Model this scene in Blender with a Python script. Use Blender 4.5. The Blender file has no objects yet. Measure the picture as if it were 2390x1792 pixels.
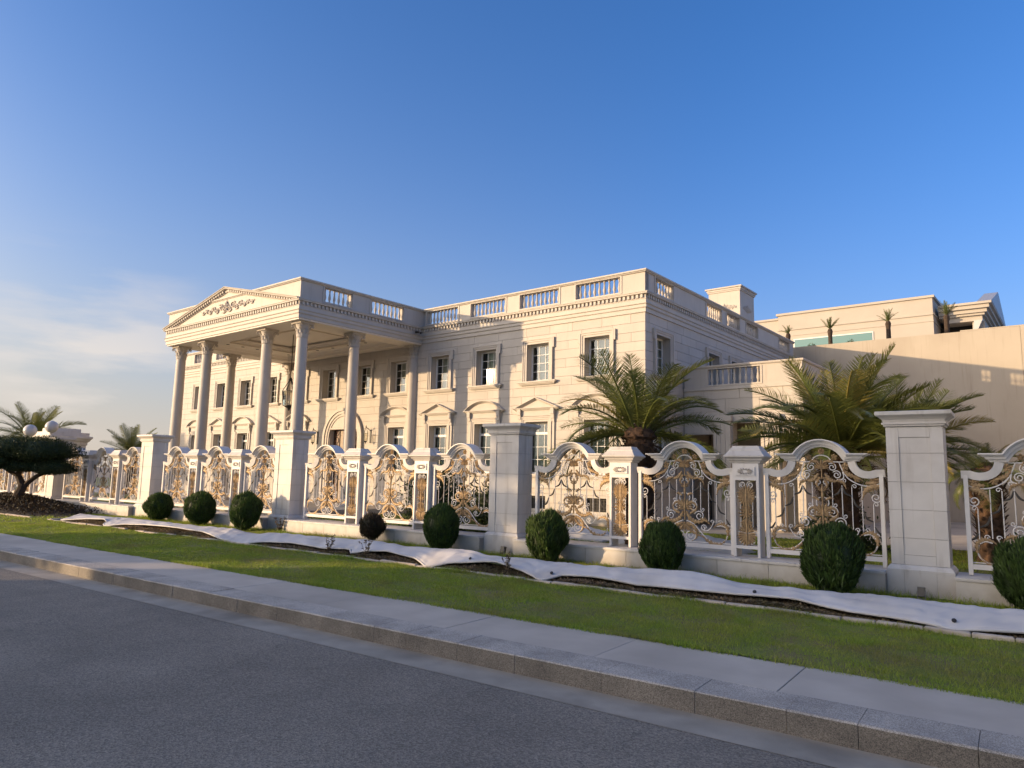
import bpy, math, random
import numpy as np
from mathutils import Vector, Matrix, Quaternion
random.seed(7); rng = np.random.default_rng(7)
R = math.radians; PI = math.pi; sin, cos = math.sin, math.cos
scene = bpy.context.scene
COL = scene.collection

# ------------------------------------------------------------------ camera
YAW, PITCH, ROLL = .6225328, .1297286, .0218438
cam_data = bpy.data.cameras.new('camera'); cam = bpy.data.objects.new('camera', cam_data); COL.objects.link(cam)
fwd = Vector((-sin(YAW)*cos(PITCH), cos(YAW)*cos(PITCH), sin(PITCH)))
rgt = Vector((cos(YAW), sin(YAW), 0)); upv = rgt.cross(fwd)
rgt, upv = cos(ROLL)*rgt + sin(ROLL)*upv, -sin(ROLL)*rgt + cos(ROLL)*upv
m3 = Matrix((rgt, upv, -fwd)).transposed()
cam.matrix_world = Matrix.Translation((0, 0, 2.1)) @ m3.to_4x4()
cam_data.sensor_fit = 'HORIZONTAL'; cam_data.sensor_width = 36.0
cam_data.lens = 36.0*1639.53/2390; cam_data.clip_start = .1; cam_data.clip_end = 6000
scene.camera = cam

# ------------------------------------------------------------------ world, sun, exposure
SUN_TO = Vector((-.961, -.945, .2*1.0)).normalized()
SUN_EL = math.asin(SUN_TO.z); SUN_AZ = math.atan2(SUN_TO.x, SUN_TO.y) % (2*PI)
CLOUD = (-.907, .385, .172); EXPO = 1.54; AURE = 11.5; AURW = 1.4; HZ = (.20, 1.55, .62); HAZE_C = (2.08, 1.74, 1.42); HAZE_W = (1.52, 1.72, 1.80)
world = bpy.data.worlds.new('World'); scene.world = world; world.use_nodes = True
wn = world.node_tree.nodes; wl = world.node_tree.links; wn.clear()
sky = wn.new('ShaderNodeTexSky'); sky.sky_type = 'NISHITA'; sky.sun_disc = False
sky.sun_elevation = SUN_EL; sky.sun_rotation = SUN_AZ
sky.altitude = 200; sky.air_density = 1.0; sky.dust_density = 1.6; sky.ozone_density = 6.6
bg = wn.new('ShaderNodeBackground'); wo = wn.new('ShaderNodeOutputWorld')
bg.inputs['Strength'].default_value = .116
# thin wisps of cloud low in the sky, procedural in direction
tc = wn.new('ShaderNodeTexCoord'); mp = wn.new('ShaderNodeMapping'); mp.inputs['Scale'].default_value = (2.2, 2.2, 11)
mp.inputs['Location'].default_value = (.35, .1, .25)
cn = wn.new('ShaderNodeTexNoise'); cn.inputs['Scale'].default_value = 1.6; cn.inputs['Detail'].default_value = 7; cn.inputs['Roughness'].default_value = .55
cr = wn.new('ShaderNodeValToRGB'); cr.color_ramp.elements[0].position = .46; cr.color_ramp.elements[1].position = .66
sx = wn.new('ShaderNodeSeparateXYZ'); hm = wn.new('ShaderNodeMapRange'); hm.inputs[1].default_value = .30; hm.inputs[2].default_value = .08
mul = wn.new('ShaderNodeMath'); mul.operation = 'MULTIPLY'; mul2 = wn.new('ShaderNodeMath'); mul2.operation = 'MULTIPLY'; mul2.inputs[1].default_value = .75
cm = wn.new('ShaderNodeMixRGB'); cm.inputs[2].default_value = (2.6, 2.35, 2.15, 1)
# warm evening haze: thick near the horizon, thicker on the sun's side of the sky
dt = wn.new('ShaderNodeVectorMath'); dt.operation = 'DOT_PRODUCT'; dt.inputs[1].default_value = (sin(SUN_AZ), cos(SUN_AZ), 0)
def wmath(op, a, b):
    n = wn.new('ShaderNodeMath'); n.operation = op
    for i, v in enumerate((a, b)):
        if isinstance(v, (int, float)): n.inputs[i].default_value = v
        elif v is not None: wl.new(v, n.inputs[i])
    return n.outputs[0]
cd = wn.new('ShaderNodeVectorMath'); cd.operation = 'DOT_PRODUCT'; cd.inputs[1].default_value = CLOUD; wl.new(tc.outputs['Generated'], cd.inputs[0])
cmk = wn.new('ShaderNodeMapRange'); cmk.interpolation_type = 'SMOOTHSTEP'; cmk.inputs[1].default_value = cos(R(9)); cmk.inputs[2].default_value = cos(R(1)); wl.new(cd.outputs['Value'], cmk.inputs[0])
wl.new(cmk.outputs[0], mul2.inputs[1])
wl.new(tc.outputs['Generated'], dt.inputs[0]); wl.new(tc.outputs['Generated'], sx.inputs[0])
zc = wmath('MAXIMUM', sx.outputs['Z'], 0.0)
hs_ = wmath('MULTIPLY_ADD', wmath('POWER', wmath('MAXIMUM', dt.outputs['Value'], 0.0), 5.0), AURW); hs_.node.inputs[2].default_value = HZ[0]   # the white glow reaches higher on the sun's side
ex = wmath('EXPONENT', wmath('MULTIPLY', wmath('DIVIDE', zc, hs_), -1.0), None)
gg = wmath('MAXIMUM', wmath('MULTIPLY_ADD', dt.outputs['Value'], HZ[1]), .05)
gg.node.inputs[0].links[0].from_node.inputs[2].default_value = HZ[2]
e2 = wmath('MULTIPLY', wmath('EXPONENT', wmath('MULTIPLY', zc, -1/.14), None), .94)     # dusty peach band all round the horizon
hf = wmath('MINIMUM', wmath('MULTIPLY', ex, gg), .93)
hz = wn.new('ShaderNodeMixRGB')
# forward scattering: haze glow towards the sun, raised out of view to fill shade
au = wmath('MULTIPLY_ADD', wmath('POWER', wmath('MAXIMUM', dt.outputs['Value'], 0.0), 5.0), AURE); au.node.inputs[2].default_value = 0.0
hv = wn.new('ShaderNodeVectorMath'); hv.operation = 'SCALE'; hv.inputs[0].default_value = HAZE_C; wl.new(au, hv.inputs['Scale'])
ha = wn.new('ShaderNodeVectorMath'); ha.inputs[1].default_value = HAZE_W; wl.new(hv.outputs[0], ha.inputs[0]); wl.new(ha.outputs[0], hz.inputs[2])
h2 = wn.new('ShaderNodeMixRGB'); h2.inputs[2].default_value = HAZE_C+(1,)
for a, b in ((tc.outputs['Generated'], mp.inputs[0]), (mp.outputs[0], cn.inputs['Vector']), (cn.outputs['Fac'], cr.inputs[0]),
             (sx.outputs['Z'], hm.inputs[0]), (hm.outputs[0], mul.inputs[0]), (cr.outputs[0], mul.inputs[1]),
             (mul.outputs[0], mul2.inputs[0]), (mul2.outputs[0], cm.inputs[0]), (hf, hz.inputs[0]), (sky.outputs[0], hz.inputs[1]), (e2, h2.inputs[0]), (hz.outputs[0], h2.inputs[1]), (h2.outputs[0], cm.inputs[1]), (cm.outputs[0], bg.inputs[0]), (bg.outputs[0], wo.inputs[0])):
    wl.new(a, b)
sun_data = bpy.data.lights.new('sun', 'SUN'); sun = bpy.data.objects.new('sun', sun_data); COL.objects.link(sun)
sun_data.energy = 2.0; sun_data.angle = R(.55); sun_data.color = (1, .71, .41)
sun.rotation_euler = SUN_TO.to_track_quat('Z', 'Y').to_euler(); sun.location = (-30, -30, 30)
scene.view_settings.view_transform = 'Standard'; scene.view_settings.look = 'None'
scene.view_settings.gamma = 1; scene.view_settings.use_curve_mapping = False
scene.view_settings.exposure = EXPO

# ------------------------------------------------------------------ materials
def srgb(r, g, b): return tuple(((c/255)/12.92 if c < 10 else ((c/255+.055)/1.055)**2.4) for c in (r, g, b)) + (1,)
class NT:
    def __init__(s, name):
        s.m = bpy.data.materials.new(name); s.m.use_nodes = True; s.n = s.m.node_tree.nodes; s.l = s.m.node_tree.links
        s.b = s.n['Principled BSDF']; s.out = s.n['Material Output']
    def new(s, t, **kw):
        n = s.n.new('ShaderNode'+t)
        for k, v in kw.items():
            if k.startswith('i_'): n.inputs[k[2:].replace('_', ' ')].default_value = v
            else: setattr(n, k, v)
        return n
    def link(s, a, b): s.l.new(a, b)
def M(name, col, rough=.6, col2=None, nscale=3., det=5, bump=0., bscale=60., metal=0., rnd=0., island=0., spec=.4, pos=False, lo=.35, hi=.65, col3=None, n3=.6, sss=0):
    t = NT(name); b = t.b
    b.inputs['Roughness'].default_value = rough; b.inputs['Metallic'].default_value = metal
    b.inputs['Specular IOR Level'].default_value = spec
    c = tuple(col[:3])+(1,)
    src = t.new('NewGeometry').outputs['Position'] if pos else t.new('TexCoord').outputs['Object']
    rgb = t.new('RGB'); rgb.outputs[0].default_value = c; cur = rgb.outputs[0]
    if col2:
        nz = t.new('TexNoise', i_Scale=nscale, i_Detail=det); t.link(src, nz.inputs['Vector'])
        mr = t.new('MapRange'); mr.inputs[1].default_value = lo; mr.inputs[2].default_value = hi; t.link(nz.outputs['Fac'], mr.inputs[0])
        mx = t.new('MixRGB'); t.link(mr.outputs[0], mx.inputs[0]); t.link(cur, mx.inputs[1]); mx.inputs[2].default_value = tuple(col2[:3])+(1,); cur = mx.outputs[0]
    if col3:
        nz = t.new('TexNoise', i_Scale=n3, i_Detail=4); t.link(src, nz.inputs['Vector'])
        mr = t.new('MapRange'); mr.inputs[1].default_value = .5; mr.inputs[2].default_value = .72; t.link(nz.outputs['Fac'], mr.inputs[0])
        mx = t.new('MixRGB'); t.link(mr.outputs[0], mx.inputs[0]); t.link(cur, mx.inputs[1]); mx.inputs[2].default_value = tuple(col3[:3])+(1,); cur = mx.outputs[0]
    if rnd or island:
        r_ = t.new('ObjectInfo').outputs['Random'] if rnd else t.new('NewGeometry').outputs['Random Per Island']
        a = rnd or island
        mr = t.new('MapRange'); mr.inputs[3].default_value = 1-a; mr.inputs[4].default_value = 1+a; t.link(r_, mr.inputs[0])
        hs = t.new('HueSaturation'); t.link(mr.outputs[0], hs.inputs['Value']); t.link(cur, hs.inputs['Color']); cur = hs.outputs[0]
    t.link(cur, b.inputs['Base Color'])
    if bump:
        nb = t.new('TexNoise', i_Scale=bscale, i_Detail=4); t.link(src, nb.inputs['Vector'])
        bp = t.new('Bump', i_Strength=bump, i_Distance=.02); t.link(nb.outputs['Fac'], bp.inputs['Height']); t.link(bp.outputs[0], b.inputs['Normal'])
    return t.m
def leafmat(name, col, col2, back, rough=.45, rnd=.25, isl=0., c3=None):
    """leaf: diffuse/gloss plus light shining through"""
    m = M(name, col, rough, col2, 2.5, rnd=rnd, island=isl, spec=.5, col3=c3, n3=1.1); t = m.node_tree
    b = t.nodes['Principled BSDF']; o = t.nodes['Material Output']
    tr = t.nodes.new('ShaderNodeBsdfTranslucent'); tr.inputs[0].default_value = tuple(back)+(1,)
    mx = t.nodes.new('ShaderNodeMixShader'); mx.inputs[0].default_value = .3
    t.links.new(b.outputs[0], mx.inputs[1]); t.links.new(tr.outputs[0], mx.inputs[2]); t.links.new(mx.outputs[0], o.inputs[0])
    return m
def weather(m, zlow, amt=.5):
    """splash dirt near the ground and vertical rain streaks"""
    t = m.node_tree; N, L = t.nodes, t.links; b = N['Principled BSDF']; old = b.inputs['Base Color'].links[0].from_socket
    g = N.new('ShaderNodeNewGeometry'); mp_ = N.new('ShaderNodeMapping'); mp_.inputs['Scale'].default_value = (7, 7, .55); L.new(g.outputs['Position'], mp_.inputs[0])
    n1 = N.new('ShaderNodeTexNoise'); n1.inputs['Scale'].default_value = 1.0; n1.inputs['Detail'].default_value = 6; L.new(mp_.outputs[0], n1.inputs['Vector'])
    r1 = N.new('ShaderNodeMapRange'); r1.inputs[1].default_value = .56; r1.inputs[2].default_value = .78; r1.inputs[4].default_value = amt; L.new(n1.outputs['Fac'], r1.inputs[0])
    n2 = N.new('ShaderNodeTexNoise'); n2.inputs['Scale'].default_value = 6; n2.inputs['Detail'].default_value = 6; L.new(g.outputs['Position'], n2.inputs['Vector'])
    s_ = N.new('ShaderNodeSeparateXYZ'); L.new(g.outputs['Position'], s_.inputs[0])
    r2 = N.new('ShaderNodeMapRange'); r2.inputs[1].default_value = zlow+.38; r2.inputs[2].default_value = zlow; r2.inputs[4].default_value = 1.0; L.new(s_.outputs['Z'], r2.inputs[0])
    m1 = N.new('ShaderNodeMath'); m1.operation = 'MULTIPLY'; L.new(r2.outputs[0], m1.inputs[0]); L.new(n2.outputs['Fac'], m1.inputs[1])
    mx = N.new('ShaderNodeMath'); mx.operation = 'MAXIMUM'; L.new(r1.outputs[0], mx.inputs[0]); L.new(m1.outputs[0], mx.inputs[1])
    mm = N.new('ShaderNodeMixRGB'); mm.inputs[2].default_value = (.27, .215, .15, 1); L.new(mx.outputs[0], mm.inputs[0]); L.new(old, mm.inputs[1]); L.new(mm.outputs[0], b.inputs['Base Color'])
def granite(name, a, b_, scale=170, rough=.75, rnd=.12):
    t = NT(name); src = t.new('NewGeometry').outputs['Position']
    v = t.new('TexVoronoi', i_Scale=scale); t.link(src, v.inputs['Vector'])
    n = t.new('TexNoise', i_Scale=2.3, i_Detail=6); t.link(src, n.inputs['Vector'])
    mx = t.new('MixRGB'); mx.inputs[1].default_value = a+(1,); mx.inputs[2].default_value = b_+(1,)
    sp = t.new('SeparateColor'); t.link(v.outputs['Color'], sp.inputs[0]); t.link(sp.outputs[0], mx.inputs[0])
    hs = t.new('HueSaturation'); t.link(mx.outputs[0], hs.inputs['Color'])
    oi = t.new('ObjectInfo'); mr = t.new('MapRange'); mr.inputs[3].default_value = 1-rnd; mr.inputs[4].default_value = 1+rnd; t.link(oi.outputs['Random'], mr.inputs[0])
    m2 = t.new('MapRange'); m2.inputs[1].default_value = .3; m2.inputs[2].default_value = .7; m2.inputs[3].default_value = .72; m2.inputs[4].default_value = 1.2; t.link(n.outputs['Fac'], m2.inputs[0])
    ml = t.new('Math', operation='MULTIPLY'); t.link(mr.outputs[0], ml.inputs[0]); t.link(m2.outputs[0], ml.inputs[1]); t.link(ml.outputs[0], hs.inputs['Value'])
    t.link(hs.outputs[0], t.b.inputs['Base Color']); t.b.inputs['Roughness'].default_value = rough
    bp = t.new('Bump', i_Strength=.25, i_Distance=.004); t.link(v.outputs['Distance'], bp.inputs['Height']); t.link(bp.outputs[0], t.b.inputs['Normal'])
    return t.m
def asphalt():
    t = NT('asphalt'); src = t.new('NewGeometry').outputs['Position']
    v = t.new('TexVoronoi', i_Scale=75); t.link(src, v.inputs['Vector'])
    n = t.new('TexNoise', i_Scale=.55, i_Detail=7, i_Roughness=.6); t.link(src, n.inputs['Vector'])
    n2 = t.new('TexNoise', i_Scale=38, i_Detail=4); t.link(src, n2.inputs['Vector'])
    sp = t.new('SeparateColor'); t.link(v.outputs['Color'], sp.inputs[0])
    mx = t.new('MixRGB'); mx.inputs[1].default_value = (.135, .115, .088, 1); mx.inputs[2].default_value = (.30, .255, .195, 1); t.link(sp.outputs[0], mx.inputs[0])
    m2 = t.new('MapRange'); m2.inputs[1].default_value = .3; m2.inputs[2].default_value = .72; m2.inputs[3].default_value = .72; m2.inputs[4].default_value = 1.22; t.link(n.outputs['Fac'], m2.inputs[0])
    m4 = t.new('MapRange'); m4.inputs[1].default_value = .3; m4.inputs[2].default_value = .7; m4.inputs[3].default_value = .8; m4.inputs[4].default_value = 1.2; t.link(n2.outputs['Fac'], m4.inputs[0])
    ml = t.new('Math', operation='MULTIPLY'); t.link(m2.outputs[0], ml.inputs[0]); t.link(m4.outputs[0], ml.inputs[1])
    hs = t.new('HueSaturation'); t.link(mx.outputs[0], hs.inputs['Color']); t.link(ml.outputs[0], hs.inputs['Value'])
    # hairline cracks
    vc = t.new('TexVoronoi', feature='DISTANCE_TO_EDGE', i_Scale=.33)
    wz = t.new('TexNoise', i_Scale=1.3, i_Detail=5); ad = t.new('MixRGB', blend_type='ADD', i_Fac=.9)
    t.link(src, wz.inputs['Vector']); t.link(src, ad.inputs[1]); t.link(wz.outputs['Color'], ad.inputs[2]); t.link(ad.outputs[0], vc.inputs['Vector'])
    lt = t.new('Math', operation='LESS_THAN'); lt.inputs[1].default_value = .0016; t.link(vc.outputs['Distance'], lt.inputs[0])
    cmx = t.new('MixRGB'); cmx.inputs[2].default_value = (.03, .03, .03, 1); fm = t.new('Math', operation='MULTIPLY'); fm.inputs[1].default_value = .35
    t.link(lt.outputs[0], fm.inputs[0]); t.link(fm.outputs[0], cmx.inputs[0]); t.link(hs.outputs[0], cmx.inputs[1])
    t.link(cmx.outputs[0], t.b.inputs['Base Color']); t.b.inputs['Roughness'].default_value = .82
    bp = t.new('Bump', i_Strength=.55, i_Distance=.006); t.link(v.outputs['Distance'], bp.inputs['Height']); t.link(bp.outputs[0], t.b.inputs['Normal'])
    return t.m
def glassmat(name='window_glass', tint=(.84, .93, .91, 1)):
    t = NT(name); t.n.remove(t.b)
    tr = t.new('BsdfTransparent'); tr.inputs[0].default_value = tint
    gl = t.new('BsdfGlossy'); gl.inputs['Color'].default_value = (.9, .95, .95, 1); gl.inputs['Roughness'].default_value = .03
    fr = t.new('Fresnel'); fr.inputs[0].default_value = 1.5
    mr = t.new('MapRange'); mr.inputs[3].default_value = .05; mr.inputs[4].default_value = 1.0; t.link(fr.outputs[0], mr.inputs[0])
    mx = t.new('MixShader'); t.link(mr.outputs[0], mx.inputs[0]); t.link(tr.outputs[0], mx.inputs[1]); t.link(gl.outputs[0], mx.inputs[2]); t.link(mx.outputs[0], t.out.inputs[0])
    return t.m
MT = dict(
    facade=M('facade_stone', (.52, .47, .405), .62, (.48, .43, .37), 1.3, rnd=.055, bump=.08, bscale=30),
    trim=M('carved_stone', (.525, .475, .41), .6, (.485, .435, .375), 2.2, bump=.06, bscale=40),
    joint=M('mortar', (.34, .30, .255), .9),
    render=M('smooth_render', (.46, .405, .325), .85, (.425, .37, .295), .5, bump=.05, bscale=25, col3=(.39, .335, .265), n3=.25),
    rear=M('rear_render', (.48, .435, .37), .8, (.45, .40, .34), .6),
    fence=M('white_marble', (.64, .60, .545), .5, (.57, .53, .475), 1.6, rnd=.04, bump=.05, bscale=25, col3=(.49, .44, .38), n3=.9),
    wmetal=M('white_painted_metal', (.72, .68, .63), .42, (.66, .62, .57), 4),
    gold=M('gilded_iron', (.41, .275, .135), .5, (.25, .165, .085), 22, metal=.2),
    bronze=M('dark_bronze', (.10, .09, .075), .5, (.06, .055, .05), 9, metal=.4),
    black=M('black_iron', (.025, .022, .02), .5),
    ceil=M('porch_plaster', (.78, .72, .64), .75),
    glass=glassmat(), frame=M('white_window_frame', (.70, .69, .66), .45),
    curtain=M('cream_curtain', (.42, .41, .34), .8, (.32, .33, .285), 6), inside=M('dim_room', (.10, .115, .105), .9),
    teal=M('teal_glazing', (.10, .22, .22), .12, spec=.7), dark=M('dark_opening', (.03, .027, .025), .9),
    wood=M('carved_wood', (.16, .065, .03), .45, (.08, .03, .015), 12), beige=M('beige_door_leaf', (.45, .36, .26), .6, (.30, .22, .15), 18),
    asphalt=asphalt(), gutter=M('gutter_concrete', (.40, .345, .27), .85, (.31, .27, .21), 2.2, pos=True, bump=.15, bscale=50, col3=(.20, .17, .13), n3=.9),
    kerb=granite('kerb_granite', (.21, .185, .15), (.60, .535, .45), rnd=.05), kerbface=granite('kerb_granite_weathered_shaded', (.09, .077, .06), (.28, .24, .19), rnd=.05), pave=M('pavement_concrete', (.54, .475, .385), .7, (.47, .41, .33), 1.7, pos=True, rnd=.03, bump=.06, bscale=35, col3=(.38, .33, .265), n3=.5),
    earth=M('dry_earth', (.34, .27, .19), .95, (.27, .21, .14), .3, pos=True),
    lawnsoil=M('lawn_soil', (.14, .18, .028), .95, (.17, .135, .06), 2.4, pos=True, bump=.4, bscale=20),
    soil=M('bed_soil', (.05, .036, .025), .95, (.03, .022, .016), 6, pos=True, bump=.6, bscale=25),
    edging=M('edging_stone', (.52, .44, .35), .85, (.40, .33, .255), 5, rnd=.1, pos=True, bump=.3, bscale=25),
    tarp=M('white_fabric', (.60, .575, .55), .6, (.54, .515, .49), 1.1, pos=True, bump=.12, bscale=9, col3=(.47, .44, .41), n3=1.3),
    grass=leafmat('grass_blade', (.20, .29, .024), (.29, .30, .045), (.36, .46, .04), .6, 0, .5, (.20, .135, .06)),
    clear=glassmat('lantern_glass', (.93, .9, .82, 1)),
    dry=leafmat('dry_leaf', (.24, .165, .10), (.13, .11, .05), (.2, .14, .07), .7, 0, .5),
    thuja=leafmat('thuja_leaf', (.038, .072, .014), (.060, .10, .018), (.05, .10, .01), .6, 0, .7),
    thujadry=leafmat('thuja_brown', (.045, .028, .016), (.025, .026, .012), (.04, .025, .01), .7, 0, .4),
    bark=M('bark', (.075, .05, .033), .9, (.04, .027, .018), 9, bump=.6, bscale=18),
    palm=leafmat('palm_leaf', (.15, .165, .042), (.10, .13, .033), (.26, .25, .05), .40, .35),
    palmy=leafmat('palm_leaf_golden', (.30, .24, .065), (.22, .19, .05), (.42, .33, .07), .45, .2),
    palmdry=leafmat('palm_leaf_dry', (.12, .065, .03), (.07, .04, .02), (.1, .05, .02), .8, .3),
    ptrunk=M('palm_trunk_fibre', (.11, .062, .035), .95, (.05, .03, .02), 7, bump=.7, bscale=14),
    pine=leafmat('pine_needle', (.036, .056, .018), (.052, .075, .022), (.02, .03, .01), .6, 0, .45),
    bush=leafmat('bush_leaf', (.045, .07, .02), (.06, .085, .025), (.06, .09, .02), .6, 0, .4),
    rosem=leafmat('feathery_leaf', (.12, .13, .05), (.10, .12, .045), (.12, .14, .04), .6, 0, .3),
    globe=M('opal_globe', (.55, .53, .51), .25), metal=M('grey_metal', (.20, .19, .18), .55), roof=M('metal_roofing', (.34, .36, .40), .45),
)

weather(MT['fence'], .24, .45); weather(MT['facade'], .1, .26); weather(MT['render'], .1, .35); weather(MT['wmetal'], .3, .18)

# ------------------------------------------------------------------ mesh helpers
class MB:
    def __init__(s): s.v = []; s.f = []
    def add(s, vs, fs):
        n = len(s.v); s.v += [tuple(v) for v in vs]; s.f += [tuple(i+n for i in f) for f in fs]; return s
    def box(s, x0, x1, y0, y1, z0, z1):
        return s.add([(x0, y0, z0), (x1, y0, z0), (x1, y1, z0), (x0, y1, z0), (x0, y0, z1), (x1, y0, z1), (x1, y1, z1), (x0, y1, z1)],
                     [(0, 3, 2, 1), (4, 5, 6, 7), (0, 1, 5, 4), (1, 2, 6, 5), (2, 3, 7, 6), (3, 0, 4, 7)])
    def cbox(s, x0, x1, y0, y1, z0, z1, c):
        """box with chamfered top edges"""
        return s.add([(x0, y0, z0), (x1, y0, z0), (x1, y1, z0), (x0, y1, z0), (x0, y0, z1-c), (x1, y0, z1-c), (x1, y1, z1-c), (x0, y1, z1-c),
                      (x0+c, y0+c, z1), (x1-c, y0+c, z1), (x1-c, y1-c, z1), (x0+c, y1-c, z1)],
                     [(0, 3, 2, 1), (0, 1, 5, 4), (1, 2, 6, 5), (2, 3, 7, 6), (3, 0, 4, 7), (4, 5, 9, 8), (5, 6, 10, 9), (6, 7, 11, 10), (7, 4, 8, 11), (8, 9, 10, 11)])
    def prism(s, poly, y0, y1):
        n = len(poly)
        return s.add([(x, y0, z) for x, z in poly]+[(x, y1, z) for x, z in poly],
                     [tuple(range(n)), tuple(range(2*n-1, n-1, -1))]+[(i, i+n, (i+1) % n+n, (i+1) % n) for i in range(n)])
    def tube(s, pts, r, n=5, caps=True):
        P = [Vector(p) for p in pts]; m = len(P); vs = []; fs = []
        rr = r if callable(r) else (lambda t: r)
        ref = None
        for i, p in enumerate(P):
            d = (P[min(i+1, m-1)]-P[max(i-1, 0)])
            d = d.normalized() if d.length > 1e-9 else Vector((0, 0, 1))
            if ref is None: ref = d.orthogonal().normalized()
            a = (ref-d*ref.dot(d)); a = a.normalized() if a.length > 1e-6 else d.orthogonal().normalized(); ref = a; b = d.cross(a)
            q = rr(i/max(m-1, 1))
            for k in range(n): vs.append(p+(a*cos(2*PI*k/n)+b*sin(2*PI*k/n))*q)
        for i in range(m-1):
            for k in range(n): fs.append((i*n+k, i*n+(k+1) % n, (i+1)*n+(k+1) % n, (i+1)*n+k))
        if caps: fs += [tuple(range(n-1, -1, -1)), tuple(range((m-1)*n, m*n))]
        return s.add(vs, fs)
    def lathe(s, prof, n=16, c=(0, 0, 0), ph=0.):
        vs = []; fs = []
        for r, z in prof:
            for k in range(n): a = 2*PI*k/n+ph; vs.append((c[0]+r*cos(a), c[1]+r*sin(a), c[2]+z))
        for i in range(len(prof)-1):
            for k in range(n): fs.append((i*n+k, i*n+(k+1) % n, (i+1)*n+(k+1) % n, (i+1)*n+k))
        fs += [tuple(range(n-1, -1, -1)), tuple(range((len(prof)-1)*n, len(prof)*n))]
        return s.add(vs, fs)
    def sq(s, prof, c=(0, 0, 0), kx=0.):
        """square moulding: list of (half width, z); kx widens in x"""
        vs = []; fs = []
        for r, z in prof: vs += [(c[0]-r-kx, c[1]-r, c[2]+z), (c[0]+r+kx, c[1]-r, c[2]+z), (c[0]+r+kx, c[1]+r, c[2]+z), (c[0]-r-kx, c[1]+r, c[2]+z)]
        for i in range(len(prof)-1):
            for k in range(4): fs.append((i*4+k, i*4+(k+1) % 4, i*4+4+(k+1) % 4, i*4+4+k))
        n = len(prof)*4
        return s.add(vs, fs+[(3, 2, 1, 0), (n-4, n-3, n-2, n-1)])
    def sweep(s, path, prof, closed=False, mp=lambda a, b, h: (a, b, h), loop=False):
        """profile (offset to the right of travel, h) swept with mitred corners; loop closes the profile"""
        n = len(path); rows = []
        for i in range(n):
            p = Vector(path[i]); d0 = d1 = None
            if closed or i > 0: d0 = (p-Vector(path[i-1])).normalized()
            if closed or i < n-1: d1 = (Vector(path[(i+1) % n])-p).normalized()
            d0 = d0 or d1; d1 = d1 or d0
            n0 = Vector((d0.y, -d0.x)); n1 = Vector((d1.y, -d1.x)); mm = (n0+n1); mm = mm/max(mm.dot(n0), .2) if mm.length > 1e-6 else n0
            rows.append([mp(p.x+mm.x*o, p.y+mm.y*o, h) for o, h in prof])
        k = len(prof); vs = [v for r_ in rows for v in r_]; fs = []
        for i in range(n if closed else n-1):
            j = (i+1) % n
            for q in range(k if loop else k-1): fs.append((i*k+q, j*k+q, j*k+(q+1) % k, i*k+(q+1) % k))
        if loop and not closed: fs += [tuple(range(k-1, -1, -1)), tuple(range((n-1)*k, n*k))]
        return s.add(vs, fs)
    def xf(s, mat, start=0):
        for i in range(start, len(s.v)): s.v[i] = tuple(mat @ Vector(s.v[i]))
        return s
    def mesh(s, name, mat=None, smooth=False):
        me = bpy.data.meshes.new(name); me.from_pydata(s.v, [], s.f); me.update()
        if mat: me.materials.append(mat)
        if smooth:
            me.polygons.foreach_set('use_smooth', [True]*len(me.polygons))
            try: me.set_sharp_from_angle(angle=R(38))
            except Exception: pass
        return me
def fix(me):
    import bmesh
    bm = bmesh.new(); bm.from_mesh(me); bmesh.ops.recalc_face_normals(bm, faces=bm.faces); bm.to_mesh(me); bm.free(); return me
def obj(name, mb, mat=None, parent=None, loc=(0, 0, 0), rot=(0, 0, 0), scale=(1, 1, 1), smooth=False):
    me = mb.mesh(name, mat, smooth) if isinstance(mb, MB) else mb
    o = bpy.data.objects.new(name, me); COL.objects.link(o); o.parent = parent
    o.location = loc; o.rotation_euler = rot; o.scale = scale
    return o
def empty(name, loc=(0, 0, 0), rz=0.):
    o = bpy.data.objects.new(name, None); COL.objects.link(o); o.location = loc; o.rotation_euler = (0, 0, rz); o.empty_display_size = .2; return o
def tag(o, label=None, cat=None, group=None, kind=None):
    for k, v in (('label', label), ('category', cat), ('group', group), ('kind', kind)):
        if v: o[k] = v
    return o
def kids(o): return [c for c in bpy.data.objects if c.parent == o]
class Proto:
    """list of parts (name, mesh, loc, rot, scale, sub-parts) stamped under a root with shared mesh data"""
    def __init__(s): s.parts = []
    def part(s, name, mb, mat, loc=(0, 0, 0), rot=(0, 0, 0), scale=(1, 1, 1), smooth=False, kind=None, fixn=False):
        me = mb.mesh(name, mat, smooth) if isinstance(mb, MB) else mb
        if fixn: fix(me)
        p = dict(name=name, me=me, loc=loc, rot=rot, scale=scale, subs=[], kind=kind); s.parts.append(p); return p
    def sub(s, p, name, mb, mat, loc=(0, 0, 0), rot=(0, 0, 0), smooth=False):
        me = mb.mesh(name, mat, smooth) if isinstance(mb, MB) else mb
        p['subs'].append(dict(name=name, me=me, loc=loc, rot=rot, scale=(1, 1, 1), subs=[], kind=None))
    def stamp(s, root, skip=()):
        for p in s.parts:
            if p['name'] in skip: continue
            o = obj(p['name'], p['me'], None, root, p['loc'], p['rot'], p['scale'])
            if p['kind']: o['kind'] = p['kind']
            for q in p['subs']: obj(q['name'], q['me'], None, o, q['loc'], q['rot'], q['scale'])
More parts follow.
